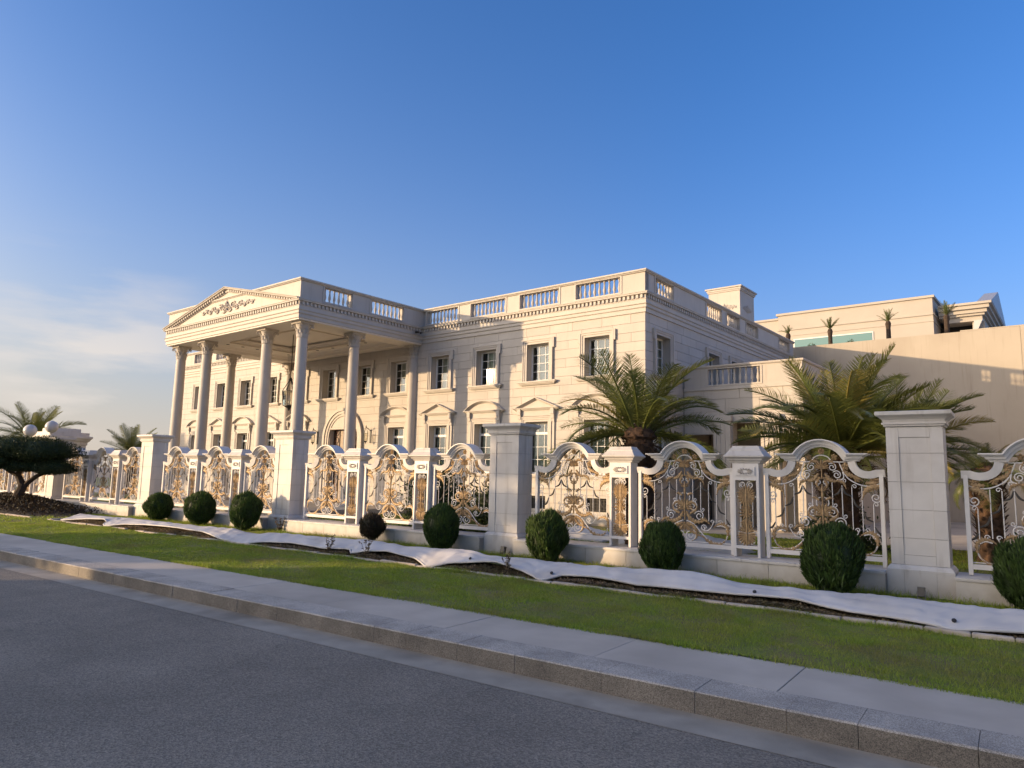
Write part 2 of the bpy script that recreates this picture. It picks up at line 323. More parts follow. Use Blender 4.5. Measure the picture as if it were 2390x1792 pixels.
def npmesh(name, verts, faces, mat):
    me = bpy.data.meshes.new(name); nv = len(verts); nf, k = faces.shape
    me.vertices.add(nv); me.vertices.foreach_set('co', np.ascontiguousarray(verts, dtype=np.float32).ravel())
    me.loops.add(nf*k); me.loops.foreach_set('vertex_index', np.ascontiguousarray(faces, dtype=np.int32).ravel())
    me.polygons.add(nf); me.polygons.foreach_set('loop_start', np.arange(0, nf*k, k, dtype=np.int32))
    try: me.polygons.foreach_set('loop_total', np.full(nf, k, dtype=np.int32))
    except Exception: pass
    me.update(calc_edges=True); me.materials.append(mat); return me
def leaves(base, tip, width, mat, name, side=None):
    """diamond shaped leaves from base to tip points (n,3)"""
    d = tip-base; n = len(base)
    if side is None: side = np.cross(d, rng.normal(size=(n, 3)))
    side = side/np.maximum(np.linalg.norm(side, axis=1, keepdims=True), 1e-9)*np.reshape(width, (-1, 1))*.5
    mid = base+d*.45
    v = np.stack([base, mid+side, tip, mid-side], 1).reshape(-1, 3)
    return npmesh(name, v, np.arange(n*4).reshape(-1, 4), mat)
def rect_sub(rs, h):
    out = []
    for (a0, a1, z0, z1) in rs:
        b0, b1, c0, c1 = h
        if b1 <= a0 or b0 >= a1 or c1 <= z0 or c0 >= z1: out.append((a0, a1, z0, z1)); continue
        if c0 > z0: out.append((a0, a1, z0, c0))
        if c1 < z1: out.append((a0, a1, c1, z1))
        lo, hi = max(z0, c0), min(z1, c1)
        if b0 > a0: out.append((a0, b0, lo, hi))
        if b1 < a1: out.append((b1, a1, lo, hi))
    return out

# ------------------------------------------------------------------ ground, road, kerb, pavement
def sheet(name, x0, x1, y0, y1, z, mat, nx=1, ny=1, hfun=None, kind='structure'):
    X, Y = np.meshgrid(np.linspace(x0, x1, nx+1), np.linspace(y0, y1, ny+1))
    Z = np.full_like(X, z) if hfun is None else hfun(X, Y)
    v = np.stack([X.ravel(), Y.ravel(), Z.ravel()], 1); i = np.arange((nx+1)*(ny+1)).reshape(ny+1, nx+1)
    f = np.stack([i[:-1, :-1].ravel(), i[:-1, 1:].ravel(), i[1:, 1:].ravel(), i[1:, :-1].ravel()], 1)
    o = obj(name, npmesh(name, v, f, mat)); tag(o, kind=kind); return o
sheet('ground', -3000, 3000, -3000, 3000, -.03, MT['earth'])
road = sheet('road', -300, 80, -7.4, 5.95, 0, MT['asphalt'], 60, 4)
gut = sheet('gutter', -300, 80, 5.93, 6.60, .004, MT['gutter'])
pav = sheet('pavement', -300, 80, 6.45, 8.35, .150, MT['gutter'])
opp = sheet('far_pavement', -300, 80, -9.6, -7.4, .13, MT['pave'])
# kerb stones: upright face darkened for weathering and part shade, pale chamfered top
kerb = empty('kerb', (0, 6.42, 0)); kerb['kind'] = 'structure'
x = 4.0; far = MB(); cnt = 0
while x > -120:
    L = random.choice((.55, .8, .95, 1.0, 1.05)) if x > -45 else 3.0
    mb = MB(); j = .0025; dz = random.uniform(-.004, .004); dy = random.uniform(-.005, .005)
    prof = [(0+dy, -.02), (.006+dy, .185), (.012+dy, .194), (.024+dy, .200+dz), (.47, .207+dz), (.47, -.02)]
    mb.v = [(x-L+j, a, b) for a, b in prof]+[(x-j, a, b) for a, b in prof]; n = len(prof)
    mb.f = [tuple(range(n)), tuple(range(2*n-1, n-1, -1))]+[(i, i+n, (i+1) % n+n, (i+1) % n) for i in range(n)]
    if cnt < 50:
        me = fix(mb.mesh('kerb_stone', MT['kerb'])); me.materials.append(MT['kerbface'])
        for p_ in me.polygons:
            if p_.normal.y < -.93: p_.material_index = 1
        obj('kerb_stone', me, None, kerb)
    else: far.add(mb.v, mb.f)
    cnt += 1; x -= L
o = obj('kerb_stone', fix(far.mesh('kerb_stone_far', MT['kerb'])), None, kerb); o['kind'] = 'stuff'
# paving slabs
x = 4.5; far = MB(); cnt = 0
while x > -130:
    L = random.choice((1.9, 2.1, 2.4)); mb = MB().cbox(x-L+.004, x-.004, 6.895, 7.98+random.uniform(-.012, .012), .12, .203+random.uniform(-.003, .002), .004)
    if cnt < 20: obj('paving_slab', mb, MT['pave'], pav)
    else: far.add(mb.v, mb.f)
    cnt += 1; x -= L
o = obj('paving_slab', far, MT['pave'], pav); o['kind'] = 'stuff'

# ------------------------------------------------------------------ lawn
def lawn_h(X, Y):
    return .205+.03*np.clip((Y-8)/5, 0, 1.2)+.012*np.sin(X*1.3)*np.sin(Y*1.9)+.006*np.sin(X*4.1+Y*3)
sheet('lawn', -130, 30, 7.985, 13.75, .2, MT['lawnsoil'], 320, 30, lawn_h)
sheet('garden', -130, 60, 13.75, 130, .24, MT['lawnsoil'])
cy_ = sheet('bounce_courtyard', -70, 40, 24.3, 60, .256, MT['pave'])  # pale paving added to bounce light onto the shaded side wall
def blades(name, regions, parent=None):
    V = []; 
    for (x0, x1, y0, y1, n, hmin, hmax, w, hf) in regions:
        x = rng.uniform(x0, x1, n); y = rng.uniform(y0, y1, n)
        # patchy thinning: worn brown spots
        k = np.sin(x*1.7+1.3*np.sin(y*2.1))*np.sin(y*2.7+x*.6)+.55*np.sin(x*.53+2)*np.cos(y*1.1+x*.9)
        keep = rng.uniform(size=n) < np.clip(1.05-.55*np.clip(k, 0, 1), .25, 1); x, y = x[keep], y[keep]; n = len(x)
        z = hf(x, y)-.005; h = rng.uniform(hmin, hmax, n)*(.75+.5*np.clip(np.sin(x*2.9+np.sin(y*5)*1.5)*np.sin(y*4.3+x*1.1)+.4, -.2, 1.2)); a = rng.uniform(0, 2*PI, n); ln = rng.normal(0, .55, (n, 2))*h[:, None]
        dx, dy = np.cos(a)*w/2, np.sin(a)*w/2
        V.append(np.stack([np.stack([x-dx, y-dy, z], 1), np.stack([x+dx, y+dy, z], 1), np.stack([x+ln[:, 0], y+ln[:, 1], z+h], 1)], 1).reshape(-1, 3))
    v = np.concatenate(V); me = npmesh(name, v, np.arange(len(v)).reshape(-1, 3), MT['grass']); o = obj(name, me, None, parent); return o
edge = 10.86
g = blades('lawn_grass', [(-8, 3.2, 7.90, 8.03, 5000, .03, .085, .008, lawn_h), (-20, -8, 7.90, 8.03, 5000, .03, .085, .012, lawn_h), (-20, 3.2, 10.6, 10.86, 9000, .04, .09, .010, lawn_h), (-6, 3.2, 7.96, edge, 105000, .022, .05, .0065, lawn_h), (-14, -6, 7.96, edge, 75000, .022, .05, .010, lawn_h), (-27.2, -14, 7.96, edge, 66000, .022, .05, .016, lawn_h),
    (-60, -27.2, 7.98, 13.5, 50000, .03, .06, .03, lawn_h), (-27, 3, 12.35, 13.66, 60000, .03, .085, .011, lawn_h), (-27, 3, 13.3, 13.64, 14000, .06, .16, .010, lawn_h)])
tag(g, 'short mown grass of the lawn between pavement and fence', 'grass', kind='stuff')
g = blades('garden_grass', [(-12, 4.5, 14.6, 24.2, 70000, .04, .08, .022, lambda x, y: .24+0*x), (-40, -12, 14.6, 23, 22000, .04, .09, .03, lambda x, y: .24+0*x)])
tag(g, 'green garden lawn seen through the ironwork behind the fence', 'grass', kind='stuff')

# ------------------------------------------------------------------ planting bed under the cloth
def bed_h(X, Y): return .190+.07*np.clip((Y-10.95)/.4, 0, 1)*np.clip((12.45-Y)/.3, 0, 1)+.02*np.sin(X*5+Y*3)*np.sin(Y*7+X)
bed = sheet('flower_bed', -27.1, 6, 10.9, 12.5, .25, MT['soil'], 300, 16, bed_h)
x = 6.0; cnt = 0
while x > -27.2:
    L = random.uniform(.42, .62); dz = random.uniform(-.012, .012)
    if not (-21.7 < x < -21.0 or -19.3 < x < -18.7):
        mb = MB().cbox(-L/2+.006, L/2-.006, -.055, .055, -.08, .064+dz, .014)
        obj('edging_stone', mb, MT['edging'], bed, (x-L/2, 10.87+random.uniform(-.012, .012), .196), (random.uniform(-.05, .05), random.uniform(-.03, .03), random.uniform(-.03, .03)))
    x -= L
obj('edging_stone', MB().cbox(-.055, .055, -.8, .8, -.08, .09, .018), MT['edging'], bed, (-27.2, 11.6, .2))
# ------------------------------------------------------------------ white cloth over the bed
UP = [(-25.46, .44), (-23.15, .465), (-21.36, .465), (-19.56, .454), (-17.71, .477), (-16.91, .39), (-15.78, .495), (-14.41, .506), (-13.2, .524), (-12.25, .554), (-11.16, .495), (-10.42, .507), (-9.39, .554), (-8.82, .475), (-7.83, .512), (-7.13, .485), (-6.33, .5), (-5.53, .532), (-4.64, .588), (-4.08, .517), (-3.51, .454), (-2.87, .486), (-2.38, .482), (-1.96, .495), (-1.48, .495), (-.92, .492), (-.65, .469), (-.03, .505), (4, .5)]
LO = [(-26.6, .27), (-25.2, .40), (-24.01, .45), (-23.7, .259), (-23.35, .256), (-22.77, .352), (-21.46, .42), (-20.06, .44), (-18.36, .406), (-17.38, .285), (-16.13, .225), (-15.49, .33), (-14.45, .382), (-13.25, .338), (-12.44, .40), (-12.28, .292), (-11.94, .387), (-11.21, .443), (-10.43, .362), (-9.75, .215), (-9.40, .349), (-8.55, .45), (-8.25, .47), (-7.74, .375), (-7.05, .226), (-6.75, .365), (-6.22, .40), (-5.8, .387), (-5.28, .345), (-4.39, .373), (-3.71, .377), (-3.34, .40), (-2.8, .415), (-2.38, .355), (-1.98, .321), (-1.41, .312), (-.98, .28), (-.77, .246), (-.68, .269), (-.05, .322), (4, .3)]
XS = np.linspace(-26.7, 4, 620); zu = np.interp(XS, *zip(*UP)); zl = np.interp(XS, *zip(*LO))
k = np.exp(-np.linspace(-2, 2, 9)**2); k /= k.sum(); pad = lambda a: np.concatenate([np.full(4, a[0]), a, np.full(4, a[-1])])
zu = np.convolve(pad(zu), k, 'valid'); k2 = np.array([.25, .5, .25]); zl = np.convolve(np.concatenate([zl[:1], zl, zl[-1:]]), k2, 'valid')
yf = 11.13-.24*np.clip((.36-zl)/.12, 0, 1); zl = np.where(zl > .3, zl-.022*np.clip((zl-.28)/.1, 0, 1), zl); NJ = 22; rows = []; DIPS = (-23.5, -16.13, -12.28, -9.75, -7.05, -2.0, -.77)
for j in range(NJ+1):
    t = j/NJ
    if t < .62:
        s = t/.62; y = yf+(11.62-yf)*s; z = zl+(zu-zl)*(1-(1-s)**1.7)
    else:
        s = (t-.62)/.38; y = 11.62+s*.68+0*XS; z = zu+(.255-zu)*s**1.5
    droop = np.clip((.40-zl)/.16, 0, 1)
    w = .010*np.sin(XS*9+t*5+2*np.sin(XS*2.1))*(.3+t*(1-t)*3)+.010*np.sin(XS*23+t*9*np.sin(XS))*droop*(1-t)+.008*np.sin(t*26+XS*1.4+2*np.sin(XS*.8))*(t > .05)
    w = w*.8+.016*(np.abs(np.sin(XS*2.6+t*6+1.7*np.sin(XS*.9)))-.5)*np.clip(t*4, 0, 1)*(1-t)+.010*(np.abs(np.sin(XS*5.3-t*7+np.sin(XS*2.2)))-.5)*droop*np.clip(t*5, 0, 1)
    for x0_ in DIPS:      # creases running out of the places where the sheet is pulled down
        dx_ = XS-x0_; ph = np.arctan2(t*.67+.05, dx_); fall = np.exp(-np.hypot(dx_, t*.67)/.55)
        w += .045*fall*(np.abs(((ph*3.2+x0_) % 1)-.5)-.25)*np.clip(t*6, 0, 1)
    w += .012*np.sin(t*11+XS*3.3)*np.sin(XS*1.9)*t*(1-t)*4*.5
    rows.append(np.stack([XS+.02*np.sin(t*9+XS*4), y+.012*np.sin(XS*6+t*4), z+w*(0.25 if j in (0,) else 1)+(0.012 if j == 1 else 0)], 1))
V = np.stack(rows, 0); n0, n1 = V.shape[:2]; idx = np.arange(n0*n1).reshape(n0, n1)
F = np.stack([idx[:-1, :-1].ravel(), idx[:-1, 1:].ravel(), idx[1:, 1:].ravel(), idx[1:, :-1].ravel()], 1)
me = npmesh('cloth_cover', V.reshape(-1, 3), F, MT['tarp']); me.polygons.foreach_set('use_smooth', [True]*len(me.polygons))
cl = obj('cloth_cover', me); sm = cl.modifiers.new('thick', 'SOLIDIFY'); sm.thickness = .007; sm.offset = -1
tag(cl, 'long white fabric sheet draped over the planting bed, sagging in places', 'cloth')
# rolled front hem
hem = MB(); hp = [(x_, y_-.006, max(z_, .245)+.006) for x_, y_, z_ in rows[0][::3]]; hem.tube(hp, .02, 7); obj('hem', hem, MT['tarp'], cl, smooth=True)

# low withered ground plants
def scrub(n, x0, x1, y0, y1, zf, hmax, size):
    x = rng.uniform(x0, x1, n); y = rng.uniform(y0, y1, n)
    hh = hmax*(.45+.55*np.abs(np.sin(x*3.1)*np.cos(y*4+x))); z = zf(x, y)+rng.uniform(0, 1, n)**1.3*hh
    s_ = np.clip((y-np.interp(x, XS, yf))/.67, 0, 1); top = np.interp(x, XS, zl)+(np.interp(x, XS, zu)-np.interp(x, XS, zl))*(1-(1-s_)**1.7)-.13
    z = np.where(s_ > 0, np.minimum(z, np.maximum(top, zf(x, y)-.05)), z)
    z = np.minimum(z, np.maximum(np.interp(x, XS, zl)-.07, zf(x, y)))
    b = np.stack([x, y, z], 1); d = rng.normal(size=(n, 3)); d[:, 2] = np.abs(d[:, 2])*.4+.05; d /= np.linalg.norm(d, axis=1, keepdims=True)
    return b, b+d*rng.uniform(.5, 1.3, (n, 1))*size
b1, t1 = scrub(34000, -26.8, 3, 10.94, 11.45, bed_h, .24, .05); b2, t2 = scrub(22000, -26.8, 3, 10.93, 11.14, bed_h, .17, .045)
o = obj('withered_plants', leaves(np.concatenate([b1, b2]), np.concatenate([t1, t2]), .026, MT['dry'], 'withered_plants'))
tag(o, 'low brown withered ground plants in the bed under the white cloth', 'plants', kind='stuff')
def twigplant(name, x, y, h, n, label, group):
    r = empty(name, (x, y, .27)); tag(r, label, 'plant', group); st = MB(); B = []; T = []
    for k in range(n):
        a = random.uniform(0, 2*PI); ln = random.uniform(.2, .6)
        pts = [(0.02*cos(a), 0.02*sin(a), 0)]
        for s in range(1, 5): pts.append((cos(a)*ln*h*s/4*.7+random.uniform(-.02, .02), sin(a)*ln*h*s/4*.7+random.uniform(-.02, .02), h*s/4*random.uniform(.85, 1.05)))
        st.tube(pts, lambda t: .006*(1-.6*t), 4)
        for p in pts[1:]:
            for q in range(4):
                d = Vector((random.gauss(0, 1), random.gauss(0, 1), random.gauss(.3, .6))).normalized()*.05; B.append(p); T.append(tuple(Vector(p)+d))
    obj('stem', st, MT['bark'], r); tag(obj('foliage', leaves(np.array(B), np.array(T), .025, MT['dry'], 'foliage'), None, r), kind='stuff')
for (x, lb) in ((-11.75, 'thin leafless rose bush poking out where the cloth dips to the edging'), (-13.0, 'small wiry rose bush left of the first dip in the white cloth'), (-7.95, 'little dark twiggy plant under the raised hem of the cloth, left of the second dip')):
    twigplant('rose_bush', x, 11.02, .36, 7, lb, 'bare rose bushes in the bed')

for px_ in (-9.0, -6.95, -.78, -3.4):
    i_ = int(np.argmin(np.abs(XS-px_))); p_ = rows[3][i_]; obj('peg', MB().lathe([(.012, -.02), (.012, .012), (.03, .014), (.03, .026), (.005, .03)], 8), MT['black'], cl, tuple(p_), (.8, 0, 0))
# ------------------------------------------------------------------ fence: tall pillars
def pillar_proto():
    P = Proto(); W = .43; D = .30; KX = W-D; F = MT['fence']; g = .003; bx_ = .237; by_ = .13
    P.part('core', MB().box(-W+.03, W-.03, -D+.03, D-.03, .1, 3.1), MT['joint'])
    zs = [.745, 1.19, 1.665, 2.14, 2.634, 3.09]
    for i in range(5):
        a, b = zs[i]+g, zs[i+1]-g
        for s in (-1, 1):
            for t in (-1, 1):   # corner blocks
                x0, x1 = sorted((s*W, s*bx_)); y0, y1 = sorted((t*D, t*by_)); P.part('stone_block', MB().box(x0, x1, y0, y1, a, b), F)
            x0, x1 = sorted((s*(W-.004), s*(W-.06))); P.part('stone_block', MB().box(x0, x1, -by_+g, by_-g, a, b), F)
        for t in (-1, 1):       # centre pieces, set back a little inside the framed panel
            cuts = [(a, b)] if i not in (0, 4) else ([(a, .905), (.912, b)] if i == 0 else [(a, 2.902), (2.909, b)])
            for (c, d) in cuts:
                inset = .016 if .9 < c and d < 2.906 else .004
                y0, y1 = sorted((t*(D-inset), t*(D-.06))); P.part('stone_block', MB().box(-bx_+g, bx_-g, y0, y1, c, d), F)
    P.part('base_moulding', MB().sq([(D+.07, .64), (D+.07, .67), (D+.055, .685), (D+.05, .70), (D+.02, .735), (D+.0, .742)], kx=KX), F)
    for (x0, x1) in ((-.50, -.24), (-.237, .237), (.24, .50)):
        P.part('base_stone', MB().box(x0, x1, -D-.07, D+.07, .1, .638), F)
    P.part('cap', MB().sq([(D+e, z) for e, z in ((0, 3.092), (.03, 3.10), (.03, 3.125), (.055, 3.135), (.055, 3.165), (.035, 3.17), (.05, 3.215), (.09, 3.255), (.135, 3.285), (.145, 3.295), (.145, 3.352), (.12, 3.36), (-.2, 3.375))], kx=KX), F)
    return P
PIL = pillar_proto()
PX = [-1.39, -9.955, -18.36, -26.6, -34.8, -43.0, 7.0]
PD = ['tall pale stone pillar with panelled shaft in the shade, nearest to the camera at the right',
      'tall stone pillar with half sunlit shaft, just left of the first big palm, a small spotlight at its foot',
      'tall sunlit stone pillar standing in front of the porch, left of the brown round shrub',
      'tall sunlit stone pillar beside the small distant palm, behind the leftmost round shrub',
      'tall stone pillar just right of the cloud pruned tree at the far left', 'far tall stone pillar behind the cloud pruned tree', 'tall stone pillar beyond the right edge']
for x_, d_ in zip(PX, PD):
    r = empty('stone_pillar', (x_*1.0216, 14.20, 0)); tag(r, d_, 'pillar', 'tall stone fence pillars'); PIL.stamp(r)
def pcx(i): return PX[i]*1.0216

twigplant('dried_weed', -18.25, 13.55, .42, 12, 'dried brown weed clump at the foot of the porch pillar', None)
# ------------------------------------------------------------------ fence: iron panel
kx, kz = .00184, .00166
def pt(dx, py): return (dx*kx, 0, 2.90-(py-140)*kz)
def spiral(dx, py, r, turns, a0, sgn, k=.22, n=None):
    n = n or int(14*turns)+6; c = pt(dx, py); out = []
    for i in range(n+1):
        t = i/n; q = r*kx*.95*(1-(1-k)*t); a = a0+sgn*2*PI*turns*t; out.append((c[0]+q*cos(a), 0, c[2]+q*sin(a)))
    return out
def smooth_path(ps, n=6):
    P = [Vector(pt(*p)) for p in ps]; out = []
    for i in range(len(P)-1):
        p0 = P[max(i-1, 0)]; p1 = P[i]; p2 = P[i+1]; p3 = P[min(i+2, len(P)-1)]
        for k in range(n):
            t = k/n; out.append(.5*((2*p1)+(p2-p0)*t+(2*p0-5*p1+4*p2-p3)*t*t+(3*p1-p0-3*p2+p3)*t**3))
    return out+[P[-1]]
def petal(mb, c, ang, L, w, y=-.018, tilt=.02):
    """raised pointed petal in the panel plane, both faces"""
    d = Vector((cos(ang), 0, sin(ang))); s = Vector((-sin(ang), 0, cos(ang))); c = Vector(c)
    tip = c+d*L+Vector((0, -tilt, 0)); 
    vs = [c, c+d*L*.35+s*w*.45, c+d*L*.72+s*w*.5, tip, c+d*L*.72-s*w*.5, c+d*L*.35-s*w*.45, c+d*L*.5+Vector((0, y, 0)), c+d*L*.5+Vector((0, -y*.6, 0))]
    mb.add(vs, [(i, (i+1) % 6, 6) for i in range(6)]+[((i+1) % 6, i, 7) for i in range(6)])
def fan(dx, py, size, a0, a1, n, w=None):
    mb = MB(); c = pt(dx, py); L = size*kx
    for i in range(n):
        a = R(a0+(a1-a0)*i/max(n-1, 1)); e = 1-.28*abs(2*i/max(n-1, 1)-1); petal(mb, c, a, L*e, w or L*.20)
    mb.tube([(c[0], -.012, c[2]-.012), (c[0], -.02, c[2]), (c[0], -.012, c[2]+.012)], .014, 5); return mb
def rosette(dx, py, size, n=6):
    mb = MB(); c = pt(dx, py)
    for i in range(n): petal(mb, c, 2*PI*i/n+.3, size*kx, size*kx*.7, -.016, .006)
    mb.lathe([(.003, -.03), (.014, -.02), (.014, .0)], 6); k = len(mb.v)-18
    for i in range(k, len(mb.v)): x, y, z = mb.v[i]; mb.v[i] = (c[0]+x, z, c[2]+y)
    return mb
def acanthus(ps, w0, n=5):
    """ribbon of lobes along a path, thick in the middle, tapering at the tip"""
    P = smooth_path(ps, n); mb = MB(); m = len(P); vs = []; fs = []
    for i, p in enumerate(P):
        d = (P[min(i+1, m-1)]-P[max(i-1, 0)]).normalized(); s = Vector((-d.z, 0, d.x)); t = i/(m-1)
        w = w0*kx*.85*(.35+1.1*sin(PI*min(t*1.15, 1)**.8))*(1.25 if i % 2 else .62)*(1-t*.35)
        q = .022*(1-.5*t)
        vs += [p+s*w, p+s*w*.35+Vector((0, -q, 0)), p-s*w*.35+Vector((0, -q, 0)), p-s*w, p+Vector((0, q*.7, 0))]
    for i in range(m-1):
        a, b = i*5, i*5+5
        for k in range(4): fs.append((a+k, b+k, b+k+1, a+k+1) if k < 3 else (a+3, b+3, b+4, a+4))
        fs.append((a+4, b+4, b, a))
    return mb.add(vs, fs)
def mirror(mb):
    o = MB(); o.v = [(-x, y, z) for x, y, z in mb.v]; o.f = [tuple(reversed(f)) for f in mb.f]; return o
def panel_proto():
    P = Proto(); W = MT['wmetal']; G = MT['gold']; B = MT['bronze']
    hw = 1.03
    # frame: stiles, rail, swan necked top band
    f = MB(); f.box(-hw, -hw+.065, -.05, .05, .64, 2.30); f.box(hw-.065, hw, -.05, .05, .64, 2.30); f.box(-hw+.066, hw-.066, -.045, .045, .735, .815)
    P.part('frame', f, W)
    P.part('inner_rod', MB().box(-hw+.067, hw-.067, -.012, .012, .835, .850), W)
    for s in (-1, 1):
        path = [(s*(hw+.03), 2.295), (s*.93, 2.293), (s*.87, 2.272), (s*.81, 2.262)]
        for i in range(9):
            a = -PI/2+.1+i/8*(PI/2-.1); path.append((s*(.765-.235*cos(a)), 2.50+.235*sin(a)))
        path.append((s*.53, 2.56))
        prof = [(.055, -.055), (.055, .055), (-.055, .055), (-.055, -.055)]; pr2 = [(.075, -.035), (.075, .035), (-.055, .07), (-.055, -.07)]
        mb = MB().sweep(path, pr2 if s < 0 else [(-a, b) for a, b in pr2], mp=lambda a, b, h: (a, h, b), loop=True)
        P.part('swan_neck_band', mb, W, fixn=True)
    arc = [(-.80, 2.635), (-.475, 2.635)]+[(.55*cos(a), 2.35+.55*sin(a)) for a in np.linspace(PI-.545, .545, 19)]+[(.475, 2.635), (.80, 2.635)]
    prof = [(0, -.19), (.022, -.19), (.026, -.165), (.045, -.15), (.05, -.125), (.095, -.105), (.10, -.08), (.14, -.06), (.14, .06), (.10, .08), (.095, .105), (.05, .125), (.045, .15), (.026, .165), (.022, .19), (0, .19)]
    mb = MB().sweep(arc, prof, mp=lambda a, b, h: (a, h, b), loop=True); k_ = len(prof)
    for i in range(k_):      # returned ends: lower mouldings stop short of the tip
        for j, sg in ((i, 1), (len(mb.v)-k_+i, -1)): x_, y_, z_ = mb.v[j]; mb.v[j] = (x_+sg*1.2*(.19-abs(y_)), y_, z_)
    P.part('arched_cornice', mb, W, fixn=True)
    tb = lambda pts, r=.0095, n=5: MB().tube(pts, r, n)
    arch = [pt(-165, 392), pt(-88, 390)]+[(pt(88*cos(a), 0)[0], 0, pt(0, 388)[2]+.118*sin(a)) for a in np.linspace(PI, 0, 13)]+[pt(88, 390), pt(165, 392)]
    P.part('inner_arch', tb(arch, .011), W, smooth=True)
    P.part('crossbar', tb([pt(-285, 391), pt(-165, 392)], .009), W); P.part('crossbar', tb([pt(165, 392), pt(285, 391)], .009), W)
    R_ = lambda name, mb, mat: (P.part(name, mb, mat, smooth=(mat == W)), P.part(name, mirror(mb), mat, smooth=(mat == W)))
    R_('scroll', tb(smooth_path([(165, 392), (190, 470), (235, 560), (300, 615), (370, 645), (450, 650), (520, 625)]), .011), W)
    R_('scroll', tb(spiral(100, 450, 46, 1.5, PI*.75, -1)), W)
    R_('scroll', tb(spiral(142, 535, 46, 1.5, PI*.8, -1)+[]), W)
    R_('scroll', tb(smooth_path([(142, 582), (175, 590), (205, 560), (196, 500)])), W)
    R_('scroll', tb(spiral(33, 622, 30, 1.15, -PI*.5, 1, .45)), W)
    R_('scroll', tb([(pt(60*cos(a), 0)[0], 0, pt(0, 845)[2]+.10*sin(a)) for a in np.linspace(-.6, 1.25, 9)]), W)
    R_('scroll', tb(spiral(92, 950, 60, 1.5, PI*.55, -1, .2), .011), W)
    R_('scroll', tb(spiral(168, 1065, 60, 1.6, PI*.9, -1, .2), .011), W)
    R_('scroll', tb(spiral(60, 1302, 74, 1.8, PI*.3, -1, .16), .011), W)
    R_('scroll', tb(smooth_path([(22, 1125), (110, 1172), (190, 1268), (270, 1350), (360, 1388), (440, 1358), (482, 1285), (470, 1205), (420, 1168), (368, 1182)]), .012), W)
    R_('scroll', tb(spiral(215, 1205, 36, 1.4, 0, 1)+[]), W)
    R_('scroll', tb(smooth_path([(215, 1240), (268, 1232), (312, 1175), (330, 1120)]), .008), W)
    R_('scroll', tb(smooth_path([(528, 655), (550, 730), (535, 800)])+spiral(488, 775, 50, 1.4, -.4, -1)[2:], .010), W)
    for (dx, t, b_) in ((95, 615, 875), (185, 650, 985), (275, 668, 1125), (365, 655, 1138), (463, 850, 1175)):
        R_('bar', tb([pt(dx, t), pt(dx, b_)], .0085, 6), W)
    for (dx, py, a, sg) in ((118, 868, PI, 1), (208, 985, PI, 1), (208, 600, PI, -1), (300, 660, PI, -1), (318, 1130, PI, -1), (408, 1128, PI, -1), (488, 850, PI, -1), (486, 1170, PI, 1)):
        R_('curl', tb(spiral(dx, py, 24, 1.1, a, sg, .25), .008), W)
    for (a, b_, c) in (((95, 765), (150, 735), (185, 660)), ((190, 660), (215, 735), (275, 764)), ((285, 790), (310, 865), (365, 897)), ((372, 915), (400, 1000), (460, 1032)), ((468, 1085), (500, 1145), (545, 1162))):
        R_('garland', MB().tube(smooth_path([a, b_, c]), lambda t: .007+.012*sin(PI*t), 6), B)
    # gilded ornaments
    P.part('gilded_palmette', fan(0, 470, 105, 10, 170, 9), G); P.part('gilded_stem', MB().tube([pt(0, 470), pt(0, 580)], .011, 5), G)
    P.part('gilded_tulip', fan(0, 720, 75, 25, 155, 5), G); P.part('gilded_stem', MB().tube([pt(0, 640), pt(0, 700), pt(0, 780), pt(0, 860)], lambda t: .012+.022*sin(PI*t)**4, 6), G)
    P.part('gilded_flower', fan(0, 985, 135, 0, 180, 11), G); P.part('gilded_stem', MB().tube([pt(0, 900), pt(0, 1000), pt(0, 1120)], lambda t: .028-.012*t, 6), G)
    P.part('gilded_palmette', fan(0, 1150, 110, 190, 350, 9), G)
    P.part('gilded_rosette', rosette(0, 272, 38), G)
    for args in (([(30, 520), (75, 590), (130, 605), (175, 570)], 20), ([(20, 1010), (60, 1100), (140, 1140), (225, 1120), (235, 1075)], 24), ([(30, 1160), (95, 1185), (135, 1250), (130, 1330), (75, 1375)], 26),
                 ([(486, 1290), (478, 1190), (430, 1150), (365, 1165), (330, 1200)], 22), ([(525, 650), (455, 660), (395, 710), (365, 800)], 34), ([(30, 930), (80, 900), (130, 930), (140, 1000)], 20), ([(40, 1385), (200, 1300), (300, 1380), (430, 1370)][1:], 16)):
        R_('gilded_leaf', acanthus(*args), G)
    for args in (([(20, 1180), (70, 1250), (150, 1290), (230, 1330)], 20), ([(240, 1340), (330, 1395), (420, 1380), (480, 1300)], 22), ([(60, 1040), (120, 1000), (150, 940)], 18), ([(30, 820), (70, 790), (110, 800)], 16), ([(150, 600), (200, 620), (225, 690)], 18),
                 ([(25, 400), (70, 380), (110, 400), (130, 450)], 18), ([(180, 1100), (250, 1120), (300, 1180)], 16), ([(200, 480), (250, 530), (320, 560), (380, 600)], 20), ([(400, 620), (470, 620), (525, 600)], 20), ([(15, 560), (50, 640), (30, 700)], 18), ([(40, 880), (25, 940), (70, 990)], 20)):
        R_('gilded_leaf', acanthus(*args), G)
    for (dx, py, s) in ((122, 335, 34), (222, 440, 42), (325, 578, 34), (482, 590, 46)): R_('gilded_rosette', rosette(dx, py, s, 5), G)
    return P
PANEL = panel_proto()
